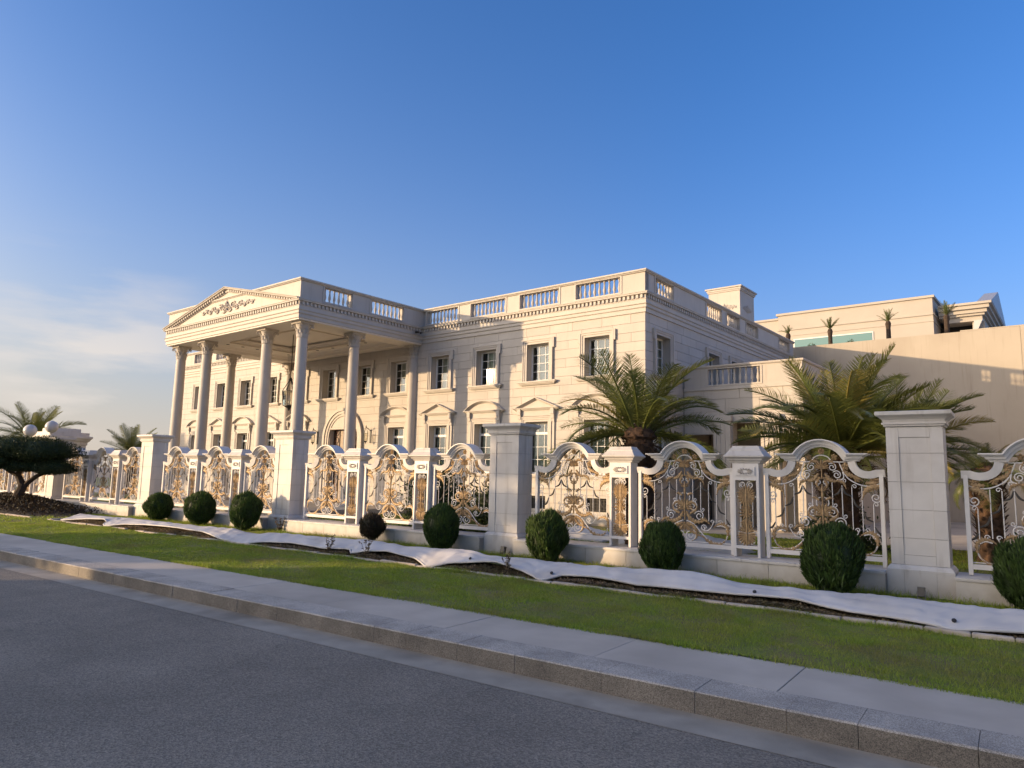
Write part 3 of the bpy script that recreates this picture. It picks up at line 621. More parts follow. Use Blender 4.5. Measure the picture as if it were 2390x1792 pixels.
def post_proto():
    P = Proto(); W = MT['wmetal']; G = MT['gold']; F = MT['fence']; h = .255; d = .17
    f = MB()
    for s in (-1, 1):
        x0, x1 = sorted((s*h, s*(h-.05)))
        f.box(x0, x1, -d, d, .635, 2.44)
    P.part('side_panel', f, W)
    P.part('rail', MB().box(-h+.051, h-.051, -d, d, .79, .85), W)
    P.part('head_block', MB().box(-h+.051, h-.051, -d, d, 2.11, 2.44), W)
    P.part('plaque', MB().box(-.185, .185, -d-.022, -d-.001, 2.20, 2.37), W)
    mb = MB()
    for i in range(14):
        a = 2*PI*i/14; petal(mb, (.045*cos(a), -d-.03, 2.285+.02*sin(a)), math.atan2(sin(a)*.45, cos(a)), .03+.085*abs(cos(a)), .028)
    P.part('gilded_relief', mb, MT['trim'])
    P.part('cap', MB().sq([(.17, 2.441), (.185, 2.455), (.19, 2.48), (.225, 2.50), (.235, 2.53), (.27, 2.555), (.285, 2.565), (.285, 2.592), (.27, 2.60), (.235, 2.645), (.20, 2.69), (.195, 2.715), (.18, 2.72), (.165, 2.745), (.15, 2.765), (.145, 2.785), (.02, 2.79)], kx=.11), F)
    def sp(cx, cz, r, a0, sg, turns=1.6): return [(cx+r*(1-.8*i/22)*cos(a0+sg*2*PI*turns*i/22), -d+.04, cz+r*(1-.8*i/22)*sin(a0+sg*2*PI*turns*i/22)) for i in range(23)]
    for s in (-1, 1):
        P.part('scroll', MB().tube(sp(s*.075, 2.02, .07, PI/2-s*PI/2*0+(0 if s > 0 else PI)-s*0, s), .011, 5), W, smooth=True)
        P.part('scroll', MB().tube(sp(s*.075, .945, .07, (0 if s > 0 else PI), -s), .011, 5), W, smooth=True)
        P.part('bar', MB().tube([(s*.115, -d+.04, 1.10), (s*.115, -d+.04, 1.78)], .009, 6), W)
        P.part('curl', MB().tube(sp(s*.155, 1.79, .038, (PI if s > 0 else 0), -s, 1.2), .008, 5), W); P.part('curl', MB().tube(sp(s*.155, 1.09, .038, (PI if s > 0 else 0), s, 1.2), .008, 5), W)
    y = -d+.03
    def fn(z, L, a0, a1, n):
        mb = MB()
        for i in range(n): a = R(a0+(a1-a0)*i/(n-1)); petal(mb, (0, y, z), a, L*(1-.25*abs(2*i/(n-1)-1)), L*.2)
        return mb
    P.part('gilded_flower', fn(1.80, .24, -10, 190, 13), G); P.part('gilded_flower', fn(1.80, .24, 200, 340, 9), G); P.part('gilded_flower', fn(1.62, .16, 200, 340, 7), G)
    P.part('gilded_rosette', fn(1.47, .18, 0, 330, 12), G); P.part('gilded_flower', fn(1.36, .2, 215, 325, 7), G)
    P.part('gilded_flower', fn(1.06, .25, 170, 370, 13), G); P.part('gilded_flower', fn(1.10, .22, 20, 160, 9), G)
    P.part('gilded_stem', MB().tube([(0, y, .95), (0, y, 1.4), (0, y, 1.95)], .02, 6), G)
    return P
POST = post_proto()
# joined light versions for the far bays
def joined(P, root):
    by = {}
    for p in P.parts: by.setdefault(p['me'].materials[0].name, []).append(p['me'])
    return by
bays = [(6, 0), (0, 1), (1, 2), (2, 3), (3, 4), (4, 5)]
wherebay = {(6, 0): 'right of the nearest pillar', (0, 1): 'between the nearest and the half sunlit pillar', (1, 2): 'between half sunlit and porch pillars',
            (2, 3): 'from porch pillar to small distant palm', (3, 4): 'from small distant palm to cloud pruned tree', (4, 5): 'behind the cloud pruned tree'}
def stamp_nested(P, name, main, root, loc):
    """the first part is the piece itself, all others hang below it"""
    o = obj(name, P.parts[main]['me'], None, root, loc)
    for i, p in enumerate(P.parts):
        if i != main: obj(p['name'], p['me'], None, o, p['loc'], p['rot'], p['scale'])
for (a, b) in bays:
    xr, xl = PX[a], PX[b]; L = xr-xl
    r = empty('iron_fence', ((xl+xr)/2*1.02, 14.15, 0)); tag(r, f'white iron fence with gilded scrolls and arches {wherebay[(a, b)]}', 'fence', 'ornamental fence sections')
    for i, fr in enumerate((.199, .508, .818)): stamp_nested(PANEL, 'fence_panel', 0, r, ((xl+fr*L)*1.0107-r.location.x, 0, 0))
    for i, fr in enumerate((.345, .660)): stamp_nested(POST, 'fence_post', 0, r, ((xl+fr*L)*1.012-r.location.x, .02, 0))
    # low wall under the bay
    x0, x1 = pcx(b)+.503, pcx(a)-.503
    r = empty('plinth_wall', ((x0+x1)/2, 14.1, 0)); tag(r, f'low marble slab wall under the fence {wherebay[(a, b)]}', 'wall', 'low fence walls')
    obj('core', MB().box(x0-(x0+x1)/2, x1-(x0+x1)/2, -.42, .42, .05, .575), MT['joint'], r)
    n = 8; w = (x1-x0)/n
    for i in range(n):
        cx = x0+w*(i+.5)-(x0+x1)/2
        obj('stone_slab', MB().box(-w/2+.004, w/2-.004, -.45, -.421, .12, .578), MT['fence'], r, (cx, random.uniform(-.002, .002), 0))
        obj('coping_slab', MB().cbox(-w/2+.003, w/2-.003, -.475, .45, .582, .63, .006), MT['fence'], r, (cx+w*.5 if i < n-1 else cx, 0, 0)) if i < n-1 else None
    obj('coping_slab', MB().cbox(-w/4, w/4, -.475, .45, .582, .63, .006), MT['fence'], r, (x0+w/4-(x0+x1)/2, 0, 0)); obj('coping_slab', MB().cbox(-w/4, w/4, -.475, .45, .582, .63, .006), MT['fence'], r, (x1-w/4-(x0+x1)/2, 0, 0))
# small spotlights on the ground at the pillar feet
def spotlight(x, y, lb):
    r = empty('ground_spotlight', (x, y, .25)); tag(r, lb, 'spotlight', 'ground spotlights')
    obj('bracket', MB().box(-.06, .06, -.05, .05, 0, .02).box(-.062, -.054, -.012, .012, .02, .13).box(.054, .062, -.012, .012, .02, .13), MT['metal'], r)
    h = MB().box(-.052, .052, -.04, .05, .05, .19); obj('housing', h, MT['bronze'], r, rot=(-.25, 0, 0)); obj('lens', MB().box(-.043, .043, .0505, .054, .06, .18), MT['glass'], r, rot=(-.25, 0, 0))
    obj('hood', MB().box(-.056, .056, -.045, .075, .191, .20), MT['metal'], r, rot=(-.25, 0, 0))
spotlight(-9.95, 13.62, 'small grey ground spotlight at the foot of the half sunlit tall pillar')
spotlight(-1.38, 13.42, 'small grey ground spotlight at the foot of the nearest tall pillar')

# ------------------------------------------------------------------ mansion
DB = -.06081; PC = (-11.195, 24.197)
def bw(u, v, z=0): return (PC[0]+u*cos(DB)-v*sin(DB), PC[1]+u*sin(DB)+v*cos(DB), z)
house = empty('mansion', (PC[0], PC[1], 0), DB)
tag(house, 'white two-storey stone mansion with pedimented column porch and roof balustrades', 'mansion')
FS, TR = MT['facade'], MT['trim']
W0, CU = 36.2, -18.0                      # facade length, porch axis
WIN_U = [CU+s*o for o in (1.45, 4.20, 7.12, 10.02, 12.93, 15.87) for s in (-1, 1)]
FF = (1.16, 6.10, 7.68); GF = (1.16, 2.20, 4.36)
front_open = [(u-.58, u+.58, FF[1], FF[2]) for u in WIN_U]+[(u-.58, u+.58, GF[1], GF[2]) for u in WIN_U if abs(u-CU) > 2]+[(CU-1.16, CU+1.16, .3, 4.36)]
front_open += [(u-.48, u+.48, .78, 1.30) for u in WIN_U if abs(u-CU) > 6.5]
side_v = [1.45, 6.35, 8.95, 12.2]
side_open = [(v-.58, v+.58, FF[1], FF[2]) for v in side_v]+[(1.45-.58, 1.45+.58, GF[1], GF[2])]
def wall_mesh(a0, a1, z0, z1, opens, mp, d0=.03, d1=.34):
    """wall skin with real openings and reveals; mp(a, d, z) with d = depth behind the face"""
    A = sorted({a0, a1, *[x for o in opens for x in o[:2]]}); Zs = sorted({z0, z1, *[x for o in opens for x in o[2:]]}); mb = MB()
    for i in range(len(A)-1):
        for j in range(len(Zs)-1):
            ca, cz = (A[i]+A[i+1])/2, (Zs[j]+Zs[j+1])/2
            if any(o[0] < ca < o[1] and o[2] < cz < o[3] for o in opens): continue
            mb.add([mp(A[i], d0, Zs[j]), mp(A[i+1], d0, Zs[j]), mp(A[i+1], d0, Zs[j+1]), mp(A[i], d0, Zs[j+1])], [(0, 1, 2, 3)])
    return mb
def reveals(opens, mp, d0=-.0, d1=.36):
    mb = MB()
    for (x0, x1, z0, z1) in opens:
        q = [(x0, z0), (x1, z0), (x1, z1), (x0, z1)]
        for i in range(4):
            (xa, za), (xb, zb) = q[i], q[(i+1) % 4]
            mb.add([mp(xa, d0, za), mp(xb, d0, zb), mp(xb, d1, zb), mp(xa, d1, za)], [(0, 1, 2, 3)])
    return mb
mf = lambda a, d, z: (a, d, z)            # front wall: u, v, z
ms = lambda a, d, z: (-d, a, z)           # right side wall
obj('wall', wall_mesh(-W0, 0, .1, 9.25, front_open, mf), MT['joint'], house); [obj('reveal', reveals([o_], mf), FS, house) for o_ in front_open]
obj('wall', wall_mesh(0, 17.7, .1, 9.25, side_open, ms), MT['joint'], house); [obj('reveal', reveals([o_], ms), FS, house) for o_ in side_open]
bk = MB().add([(-W0, 0, .1), (-W0, 17.7, .1), (-W0, 17.7, 9.25), (-W0, 0, 9.25), (0, 17.7, .1), (0, 17.7, 9.25)], [(0, 1, 2, 3), (1, 4, 5, 2)]); obj('rear_wall', bk, FS, house)
obj('roof', MB().box(-W0+.02, -.02, .05, 17.68, 9.2, 9.3), MT['render'], house); obj('roof_sun_blocker', MB().box(-14, -1.35, 7.2, 14.9, 9.301, 10.36), MT['render'], house)  # unseen roof block added to stop sunlight through the side balustrade
def cladding(a0, a1, z0, z1, n, Lb, opens, mp, limit, name='stone_block', parent=None, mat=None, g=.0055, th=.03, seed=1):
    rd = random.Random(seed); ch = (z1-z0)/n; rest = MB(); cnt = 0
    for r in range(n-1, -1, -1):
        zA, zB = z0+r*ch+g, z0+(r+1)*ch-g; x = a1; first = True
        while x > a0+.02:
            L = Lb*rd.uniform(.85, 1.15)*(.5 if first and r % 2 else 1); x2 = max(x-L, a0); first = False
            if x2-a0 < .25: x2 = a0
            rs = [(x2+(g if x2 > a0 else 0), x-(g if x < a1 else 0), zA, zB)]
            for o in opens: rs = rect_sub(rs, o)
            rs = [q for q in rs if q[1]-q[0] > .03 and q[3]-q[2] > .03]
            if rs:
                e = rd.uniform(-.0015, .0015)
                for q in rs:
                    v = [mp(q[i], d, q[j]) for d in (e, th) for (i, j) in ((0, 2), (1, 2), (1, 3), (0, 3))]
                    mb = MB().add(v, [(0, 1, 2, 3), (0, 4, 5, 1), (1, 5, 6, 2), (2, 6, 7, 3), (3, 7, 4, 0)])
                    if cnt < limit: obj(name, mb, mat or FS, parent or house); cnt += 1
                    else: rest.add(mb.v, mb.f)
            x = x2
    if rest.v: o = obj(name, rest, mat or FS, parent or house); o['kind'] = 'stuff'
    return cnt
so = [(u-.85, u+.85, 5.98, 7.99) for u in WIN_U]+[(u-.82, u+.82, 2.0, 4.95) for u in WIN_U if abs(u-CU) > 2]+[(CU-1.65, CU+1.65, .1, 4.4)]
c1 = cladding(-12.2, 0, .30, 8.405, 22, 1.35, front_open, mf, 215, seed=3)
c2 = cladding(0, 12.0, 4.72, 8.405, 10, 1.5, side_open, ms, 298-c1, seed=5)
cladding(-W0, -12.2, .30, 8.405, 22, 1.35, front_open, mf, 0, seed=8)
cladding(12.0, 17.7, .30, 8.405, 22, 1.5, side_open, ms, 0, seed=9); cladding(0, 12.0, .30, 4.72, 12, 1.5, side_open, ms, 0, seed=10)
# entablature round house and porch
PF = -7.0; PL, PR = CU-5.8, CU+5.8
loop = [(-W0, 17.7), (-W0, 0), (PL, 0), (PL, PF), (PR, PF), (PR, 0), (0, 0), (0, 17.7)]
ent = [(.0, 8.40), (.05, 8.405), (.05, 8.56), (.075, 8.575), (.075, 8.585), (.095, 8.59), (.095, 8.70), (.125, 8.715), (.135, 8.735), (.07, 8.74), (.07, 8.90), (.085, 8.925), (.085, 8.94), (.06, 8.945), (.06, 9.09), (.155, 9.095), (.17, 9.11), (.17, 9.15), (.19, 9.165), (.19, 9.185), (.0, 9.20)]
obj('entablature', fix(MB().sweep(loop, ent).mesh('entablature', TR)), None, house)
dn = MB()
for i in range(len(loop)-1):
    p, q = Vector(loop[i]), Vector(loop[i+1]); d = (q-p); L = d.length; d /= L; n = Vector((d.y, -d.x)); k = int(L/.19)
    for j in range(k):
        c = p+d*(j+.5)*(L/k)+n*.062; h = .048
        a, b = c-d*h, c+d*h; e, f = a+n*.062, b+n*.062
        dn.add([(a.x, a.y, 8.955), (b.x, b.y, 8.955), (f.x, f.y, 8.955), (e.x, e.y, 8.955), (a.x, a.y, 9.085), (b.x, b.y, 9.085), (f.x, f.y, 9.085), (e.x, e.y, 9.085)], [(0, 1, 2, 3), (2, 3, 7, 6), (0, 3, 7, 4), (1, 2, 6, 5)])
o = obj('dentil_course', dn, TR, house); o['kind'] = 'stuff'
# parapet with baluster bays
BAL = MB().lathe([(.05, 0), (.05, .05), (.03, .065), (.036, .10), (.060, .19), (.062, .235), (.040, .36), (.030, .47), (.033, .52), (.045, .535), (.032, .555), (.05, .58), (.05, .63)], 8).mesh('baluster', TR, True)
def parapet(p, q, bays, z0=9.20, z1=9.985, oz=(9.32, 9.95), th=.30, blocks=True, mat=None, parent=None, bmesh_=None, nm='parapet'):
    """wall from p to q (house coordinates, outside on the right), pierced by bays (distance from p)"""
    p, q = Vector(p), Vector(q); d = (q-p); L = d.length; d /= L; ang = math.atan2(d.y, d.x); mb = MB()
    cuts = [0]+[x for b in bays for x in b]+[L]
    for i in range(0, len(cuts), 2): mb.box(cuts[i], cuts[i+1], 0, th, oz[0], oz[1])
    mb.box(0, L, 0, th, z0, oz[0]); mb.box(0, L, 0, th, oz[1], z1)
    o = obj(nm, mb, mat or FS, parent or house, (p.x, p.y, 0), (0, 0, ang))
    for b in bays:
        w = b[1]-b[0]; fr = MB()      # raised fillet round the bay
        for (x0, x1, za, zb) in ((b[0]-.09, b[1]+.09, oz[1]-.0, oz[1]+.035), (b[0]-.09, b[1]+.09, oz[0]-.06, oz[0]), (b[0]-.09, b[0]-.02, oz[0], oz[1]), (b[1]+.02, b[1]+.09, oz[0], oz[1])): fr.box(x0, x1, -.022, -.001, za, zb)
        obj('bay_moulding', fr, TR, parent or house, (p.x, p.y, 0), (0, 0, ang))
        n = max(int(w/.225), 3)
        for k in range(n):
            x_ = b[0]+w*(k+.5)/n; c = p+d*x_+Vector((-d.y, d.x))*th/2
            obj('baluster', bmesh_ or BAL, None, parent or house, (c.x, c.y, oz[0]), (0, 0, 0), (1, 1, (oz[1]-oz[0])/.63))
    return o
bw2 = 1.03
front_b = lambda us: [(u-bw2, u+bw2) for u in us]
parapet((PR+.30, 0), (0, 0), [(u-bw2-(PR+.30), u+bw2-(PR+.30)) for u in sorted(WIN_U) if u > PR])
parapet((-W0, 0), (PL-.30, 0), [(u-bw2+W0, u+bw2+W0) for u in sorted(WIN_U) if u < PL])
parapet((0, .001), (0, 17.7), [(.85, 2.38), (5.66, 7.32), (7.95, 9.53), (10.4, 12.0), (15.27, 17.0)])
parapet((-W0, 17.7), (-W0, .001), [])
parapet((PR, PF+.30), (PR, .30), [(.90, 2.35), (3.45, 5.40)])
parapet((PL, .30), (PL, PF+.30), [(1.6, 3.55), (4.65, 6.1)])
obj('parapet', MB().box(PL, PR, PF, PF+.30, 9.20, 9.985), FS, house)
cop = [(.0, 9.987), (.05, 9.99), (.06, 10.015), (.10, 10.04), (.10, 10.095), (-.36, 10.10), (-.36, 9.987)]
obj('coping', fix(MB().sweep(loop, cop, loop=True).mesh('coping', TR)), None, house)
# joints on the solid parapet pieces
pj = MB()
# window kits -------------------------------------------------------
def ringframe(hw, z0, z1, w, d0, d1, bottom=False):
    mb = MB(); mb.box(-hw-w, -hw, d0, d1, z0, z1+w); mb.box(hw, hw+w, d0, d1, z0, z1+w); mb.box(-hw, hw, d0, d1, z1, z1+w)
    if bottom: mb.box(-hw, hw, d0, d1, z0-w, z0)
    return mb
def window_proto(w, h, kind, transom=None):
    P = Proto(); hw = w/2; D = .30
    s = ringframe(hw, 0, h, .09, -.045, -.001).add(*(lambda m: (m.v, m.f))(ringframe(hw+.091, 0, h+.091, .075, -.07, -.001))).add(*(lambda m: (m.v, m.f))(ringframe(hw+.167, 0, h+.167, .045, -.095, -.001)))
    if kind == 'upper':
        for e in (-1, 1):   # ears of the surround
            x0, x1 = sorted((e*(hw+.213), e*(hw+.285))); s.box(x0, x1, -.09, -.001, h-.22, h+.212)
    win = P.part('window', s, TR)
    zc = [0, h] if not transom else [0, transom-.05, transom+.05, h]
    f = ringframe(hw-.075, .075, h-.075, .072, D, D+.06, True)
    if transom: f.box(-hw+.075, hw-.075, D, D+.06, transom-.05, transom+.05)
    rows_ = []; n_low = 4 if not transom else 3
    if transom:
        zz = list(np.linspace(.075, transom-.05, n_low+1)); rows_ += list(zip(zz[:-1], zz[1:])); rows_.append((transom+.05, h-.075))
    else:
        zz = list(np.linspace(.075, h-.075, n_low+1)); rows_ += list(zip(zz[:-1], zz[1:]))
    xs = list(np.linspace(-hw+.075, hw-.075, 4)); m_ = .011
    for x_ in xs[1:-1]: f.box(x_-m_, x_+m_, D+.012, D+.048, .075, h-.075)
    for (za, zb) in rows_[:-1]: f.box(-hw+.075, hw-.075, D+.0125, D+.0475, zb-m_, zb+m_)
    P.sub(win, 'frame', f, MT['frame'])
    for (za, zb) in rows_:
        for i in range(3):
            x0, x1 = xs[i]+m_, xs[i+1]-m_
            P.sub(win, 'pane', MB().add([(x0, D+.03, za+m_), (x1, D+.03, za+m_), (x1, D+.03, zb-m_), (x0, D+.03, zb-m_)], [(0, 1, 2, 3)]), MT['glass'])
    # curtain with folds, drawn to the right part of the window
    cu = MB(); n = 28; x0, x1 = -hw+(.26 if kind == 'upper' else .12), hw+.02
    for i in range(n+1): x_ = x0+(x1-x0)*i/n; y_ = D+.13+.022*sin(i*1.9); cu.v += [(x_, y_, .0), (x_, y_, h)]
    cu.f = [(2*i, 2*i+2, 2*i+3, 2*i+1) for i in range(n)]
    P.sub(win, 'curtain', cu, MT['curtain'], smooth=True)
    rm = MB().add([(-hw-.3, D+.08, -.02), (hw+.3, D+.08, -.02), (hw+.3, D+1.2, -.02), (-hw-.3, D+1.2, -.02), (-hw-.3, D+.08, h+.2), (hw+.3, D+.08, h+.2), (hw+.3, D+1.2, h+.2), (-hw-.3, D+1.2, h+.2)],
                  [(0, 1, 2, 3), (4, 7, 6, 5), (1, 5, 6, 2), (0, 3, 7, 4), (3, 2, 6, 7)])
    P.sub(win, 'room', rm, MT['inside'])
    sill = MB().box(-1.0, 1.0, -.17, -.001, -.085, -.02).box(-.95, .95, -.13, -.001, -.135, -.086).box(-.90, .90, -.08, -.001, -.175, -.136) if kind == 'upper' else MB().box(-.86, .86, -.13, -.001, -.10, -.02).box(-.80, .80, -.09, -.001, -.15, -.101)
    P.sub(win, 'sill', sill, TR)
    if kind in ('tri', 'arc'):
        zb = h+.56; pd = MB()
        for e in (-1, 1):   # strips and consoles carrying the pediment
            x0, x1 = sorted((e*.80, e*.93)); pd.box(x0, x1, -.06, -.001, 0, h-.02); pd.box(*sorted((e*.78, e*.95)), -.17, -.001, h+.30, zb-.002); pd.box(*sorted((e*.79, e*.94)), -.13, -.001, h+.12, h+.299); pd.box(*sorted((e*.80, e*.93)), -.09, -.001, h-.02, h+.119)
        pd.box(-.779, .779, -.05, -.001, h+.24, zb-.002)
        P.sub(win, 'console', pd, TR)
        t = MB()
        if kind == 'tri':
            ap = .47; out = [(-1.17, zb), (0, zb+ap), (1.17, zb)]
            inn = lambda k, dz: [(-1.17*k, zb+dz), (0, zb+dz+(ap)*k*.97), (1.17*k, zb+dz)]
            t.sweep([(-1.17, zb+.02), (0, zb+ap), (1.17, zb+.02)], [(-.0, -.001), (-.0, -.20), (.03, -.20), (.035, -.16), (.065, -.14), (.07, -.10), (.10, -.08), (.10, -.001)], mp=lambda a, b, hh: (a, hh, b), loop=True)
            t.prism([(-1.0, zb+.02), (1.0, zb+.02), (0, zb+ap-.07)], -.045, -.001)
        else:
            sg = .47; c = 1.17; Rr = (c*c+sg*sg)/(2*sg); cz = zb+sg-Rr; a0 = math.asin(c/Rr)
            pa = [(Rr*sin(a), cz+Rr*cos(a)) for a in np.linspace(-a0, a0, 15)]
            t.sweep(pa, [(-.0, -.001), (-.0, -.20), (.03, -.20), (.035, -.16), (.065, -.14), (.07, -.10), (.10, -.08), (.10, -.001)], mp=lambda a, b, hh: (a, hh, b), loop=True)
            R2 = Rr-.09; a1 = a0*.93; t.prism([(R2*sin(a), max(cz+R2*cos(a), zb+.02)) for a in np.linspace(-a1, a1, 11)], -.045, -.001)
        t.box(-1.17, 1.17, -.20, -.001, zb-.001, zb+.028).box(-1.12, 1.12, -.15, -.001, zb-.04, zb-.0015).box(-1.06, 1.06, -.1, -.001, zb-.075, zb-.041)
        P.sub(win, 'pediment', t, TR)
    return P
WU = window_proto(FF[0], FF[2]-FF[1], 'upper'); WT = window_proto(GF[0], GF[2]-GF[1], 'tri', 1.70); WA = window_proto(GF[0], GF[2]-GF[1], 'arc', 1.70)
def stampw(P, loc, rz=0):
    n = len(bpy.data.objects)
    for p in P.parts:
        o = obj(p['name'], p['me'], None, house, loc, (0, 0, rz))
        for q in p['subs']: obj(q['name'], q['me'], None, o)
for u in WIN_U:
    stampw(WU, (u, 0, FF[1]))
    k = round((abs(u-CU)-1.45)/2.9)
    if k > 0: stampw(WA if k % 2 == 1 else WT, (u, 0, GF[1]))
for v in side_v: stampw(WU, (0, v, FF[1]), PI/2)
stampw(WT, (0, 1.45, GF[1]), PI/2)
gr = MB()
for i in range(7): x_ = -.45+i*.15; gr.box(x_-.008, x_+.008, .06, .075, 0, .52)
for i in range(4): z_ = .06+i*.13; gr.box(-.48, .48, .055, .06, z_-.006, z_+.006)
for u in WIN_U:
    if abs(u-CU) > 6.5:
        b_ = obj('basement_window', MB().box(-.48, .48, .12, .14, 0, .52), MT['dark'], house, (u, 0, .78)); obj('grille', gr, MT['black'], b_)
obj('band_course', MB().box(-12.2, -.0, -.06, -.001, 1.62, 1.78), TR, house); obj('band_course', MB().box(-W0, -23.8, -.06, -.001, 1.62, 1.78), TR, house)
obj('band_course', MB().box(.001, .06, -.06, 2.6, 1.62, 1.78), TR, house)

# ------------------------------------------------------------------ porch: columns, ceiling, pediment
def column_meshes():
    sh = MB().lathe([(.30, .72), (.30, .76), (.27, .78), (.272, .84)]+[(.268-.040*(t**1.8), .86+6.80*t) for t in np.linspace(0, 1, 9)]+[(.24, 7.67), (.252, 7.68), (.24, 7.695)], 28)
    ba = MB().sq([(.36, .48), (.36, .60)]).lathe([(.34, .60), (.36, .63), (.34, .68), (.30, .70), (.30, .72)], 24)
    cp = MB().lathe([(.215, 7.69), (.22, 7.9), (.24, 8.08), (.29, 8.2), (.31, 8.235)], 20)
    cp.sq([(.335, 8.237), (.355, 8.26), (.335, 8.285), (.35, 8.30), (.35, 8.335)])
    def leaf(a, z0, h, r0, out, w):
        pts = []
        for t in np.linspace(0, 1, 6):
            r = r0+.015+out*(t**3); z = z0+h*(t-.18*max(t-.75, 0)*4*t); pts.append((r, z, w*(1-.35*t)*(1.15 if int(t*5) % 2 == 0 else .85)))
        vs = []; fs = []
        for r, z, ww in pts:
            for k in (-1, 0, 1):
                b = a+k*ww/max(r, .1); rr = r+(.018 if k == 0 else 0); vs.append((rr*cos(b), rr*sin(b), z))
        for i in range(5):
            for k in range(2): fs.append((i*3+k, i*3+k+1, i*3+k+4, i*3+k+3))
        cp.add(vs, fs)
    for i in range(10): leaf(2*PI*i/10, 7.70, .22, .215, .085, .066)
    for i in range(10): leaf(2*PI*(i+.5)/10, 7.72, .40, .212, .115, .062)
    for i in range(4):     # corner volutes
        a = PI/4+i*PI/2; c = Vector((cos(a), sin(a), 0)); t_ = Vector((-sin(a), cos(a), 0))
        for s in (-1, 1):
            pts = [c*.24+t_*s*.09+Vector((0, 0, 7.98)), c*.30+t_*s*.065+Vector((0, 0, 8.1))]
            for k in range(14): q = .068*(1-.055*k); b = PI-2*PI*1.3*k/13; pts.append(c*(.42+q*cos(b))+t_*s*.03+Vector((0, 0, 8.155+q*sin(b))))
            cp.tube(pts, .015, 5)
    for i in range(4):
        a = i*PI/2; cp.lathe([(.0, 0), (.06, .01), (.05, .05), (.02, .07)], 7, (.31*cos(a), .31*sin(a), 8.225))
    return sh.mesh('column', TR, True), ba.mesh('base', TR, True), cp.mesh('capital', TR, True)
CS, CB, CC = column_meshes()
colpos = [(CU+s*o, -6.45) for s in (-1, 1) for o in (2.65, 5.30)]+[(CU+s*5.28, -3.70) for s in (-1, 1)]+[(CU+s*5.28, -.02) for s in (-1, 1)]
for (u, v) in colpos:
    c = obj('column', CS, None, house, (u, v, 0)); obj('base', CB, None, c); obj('capital', CC, None, c)
obj('porch_floor', MB().box(PL+.1, PR-.1, PF+.05, -.002, .05, .478), MT['render'], house)
# beams and ceiling
bm_ = MB(); Y0, Y1 = PF+.001, -.032
for (x0, x1, y0, y1) in ((PL+.001, PR-.001, Y0, PF+1.1), (PL+.001, PL+1.1, PF+1.101, Y1), (PR-1.1, PR-.001, PF+1.101, Y1), (PL+1.101, PR-1.101, -.55, Y1)): bm_.box(x0, x1, y0, y1, 8.34, 8.9)
obj('porch_beam', bm_, MT['ceil'], house)
ce = MB(); cx0, cx1, cy0, cy1 = PL+2.6, PR-2.6, PF+2.0, -1.4
for (x0, x1, y0, y1) in ((PL+1.1, PR-1.1, PF+1.1, cy0), (PL+1.1, cx0, cy0, cy1), (cx1, PR-1.1, cy0, cy1), (PL+1.1, PR-1.1, cy1, -.55)): ce.box(x0, x1, y0, y1, 8.62, 8.91)
ce.box(PL+.3, PR-.3, PF+.3, -.05, 8.912, 9.19)
obj('porch_ceiling', ce, MT['ceil'], house)
cl2 = [(cx0, cy0), (cx0, cy1), (cx1, cy1), (cx1, cy0)]
obj('ceiling_moulding', fix(MB().sweep(cl2, [(0, 8.56), (0, 8.64), (.05, 8.68), (.06, 8.74), (.12, 8.78), (.12, 8.84), (.0, 8.84)], True, loop=True).mesh('cm', MT['ceil'])), None, house)
obj('ceiling_moulding', fix(MB().sweep([(PL+1.1, PF+1.1), (PL+1.1, -.55), (PR-1.1, -.55), (PR-1.1, PF+1.1)], [(0, 8.48), (0, 8.62), (.16, 8.62), (.10, 8.56), (.08, 8.50)], True, loop=True).mesh('cm', MT['ceil'])), None, house)
dl = MB().lathe([(.075, 0), (.085, .004), (.085, .012)], 12).mesh('downlight', MT['dark'])
for i in range(7):
    for y in (PF+1.55, -.98): obj('downlight', dl, None, house, (PL+1.75+i*(11.6-3.5)/6, y, 8.607))
for i in range(4):
    for x_ in (PL+1.85, PR-1.85): obj('downlight', dl, None, house, (x_, PF+2.3+i*.85, 8.607))
obj('roof', MB().box(PL+.02, PR-.02, PF+.02, .04, 9.2, 9.29), MT['render'], house)
# pediment
ped = empty('pediment'); ped.parent = house
apx = 10.56; e0 = 5.93
obj('tympanum', MB().prism([(PL+.02, 9.205), (PR-.02, 9.205), (CU, apx-.12)], PF-.02, PF+.02), FS, ped)
rk = [(CU-e0, 9.235), (CU, apx), (CU+e0, 9.235)]
prof = [(0, -.26), (.03, -.25), (.045, -.22), (.085, -.21), (.10, -.17), (.105, -.08), (.20, -.075), (.215, -.06), (.235, -.045), (.235, -.001), (0, .05)]
obj('raking_cornice', fix(MB().sweep(rk, prof, mp=lambda a, b, h: (a, PF+h, b), loop=True).mesh('rc', TR)), None, ped)
rd_ = MB(); sl = math.hypot(e0, apx-9.235); nn = int(sl/.19)
for s in (-1, 1):
    ux, uz = -s*e0/sl, (apx-9.235)/sl
    for k in range(2, nn-1):
        t = (k+.5)/nn*sl; c = (CU+s*e0+ux*t, 9.235+uz*t); n_ = (uz*(s), -abs(ux))
        q = []
        for (a, b) in ((-.047, .115), (.047, .115), (.047, .195), (-.047, .195)): q.append((c[0]+ux*a-(-s)*uz*0+0*b, c[1]+uz*a-b/abs(ux)*1.0))
        rd_.add([(x_, PF-.155, z_) for x_, z_ in q]+[(x_, PF-.085, z_) for x_, z_ in q], [(0, 1, 2, 3), (0, 4, 5, 1), (1, 5, 6, 2), (2, 6, 7, 3), (3, 7, 4, 0)])
o = obj('dentil_course', rd_, TR, ped); o['kind'] = 'stuff'
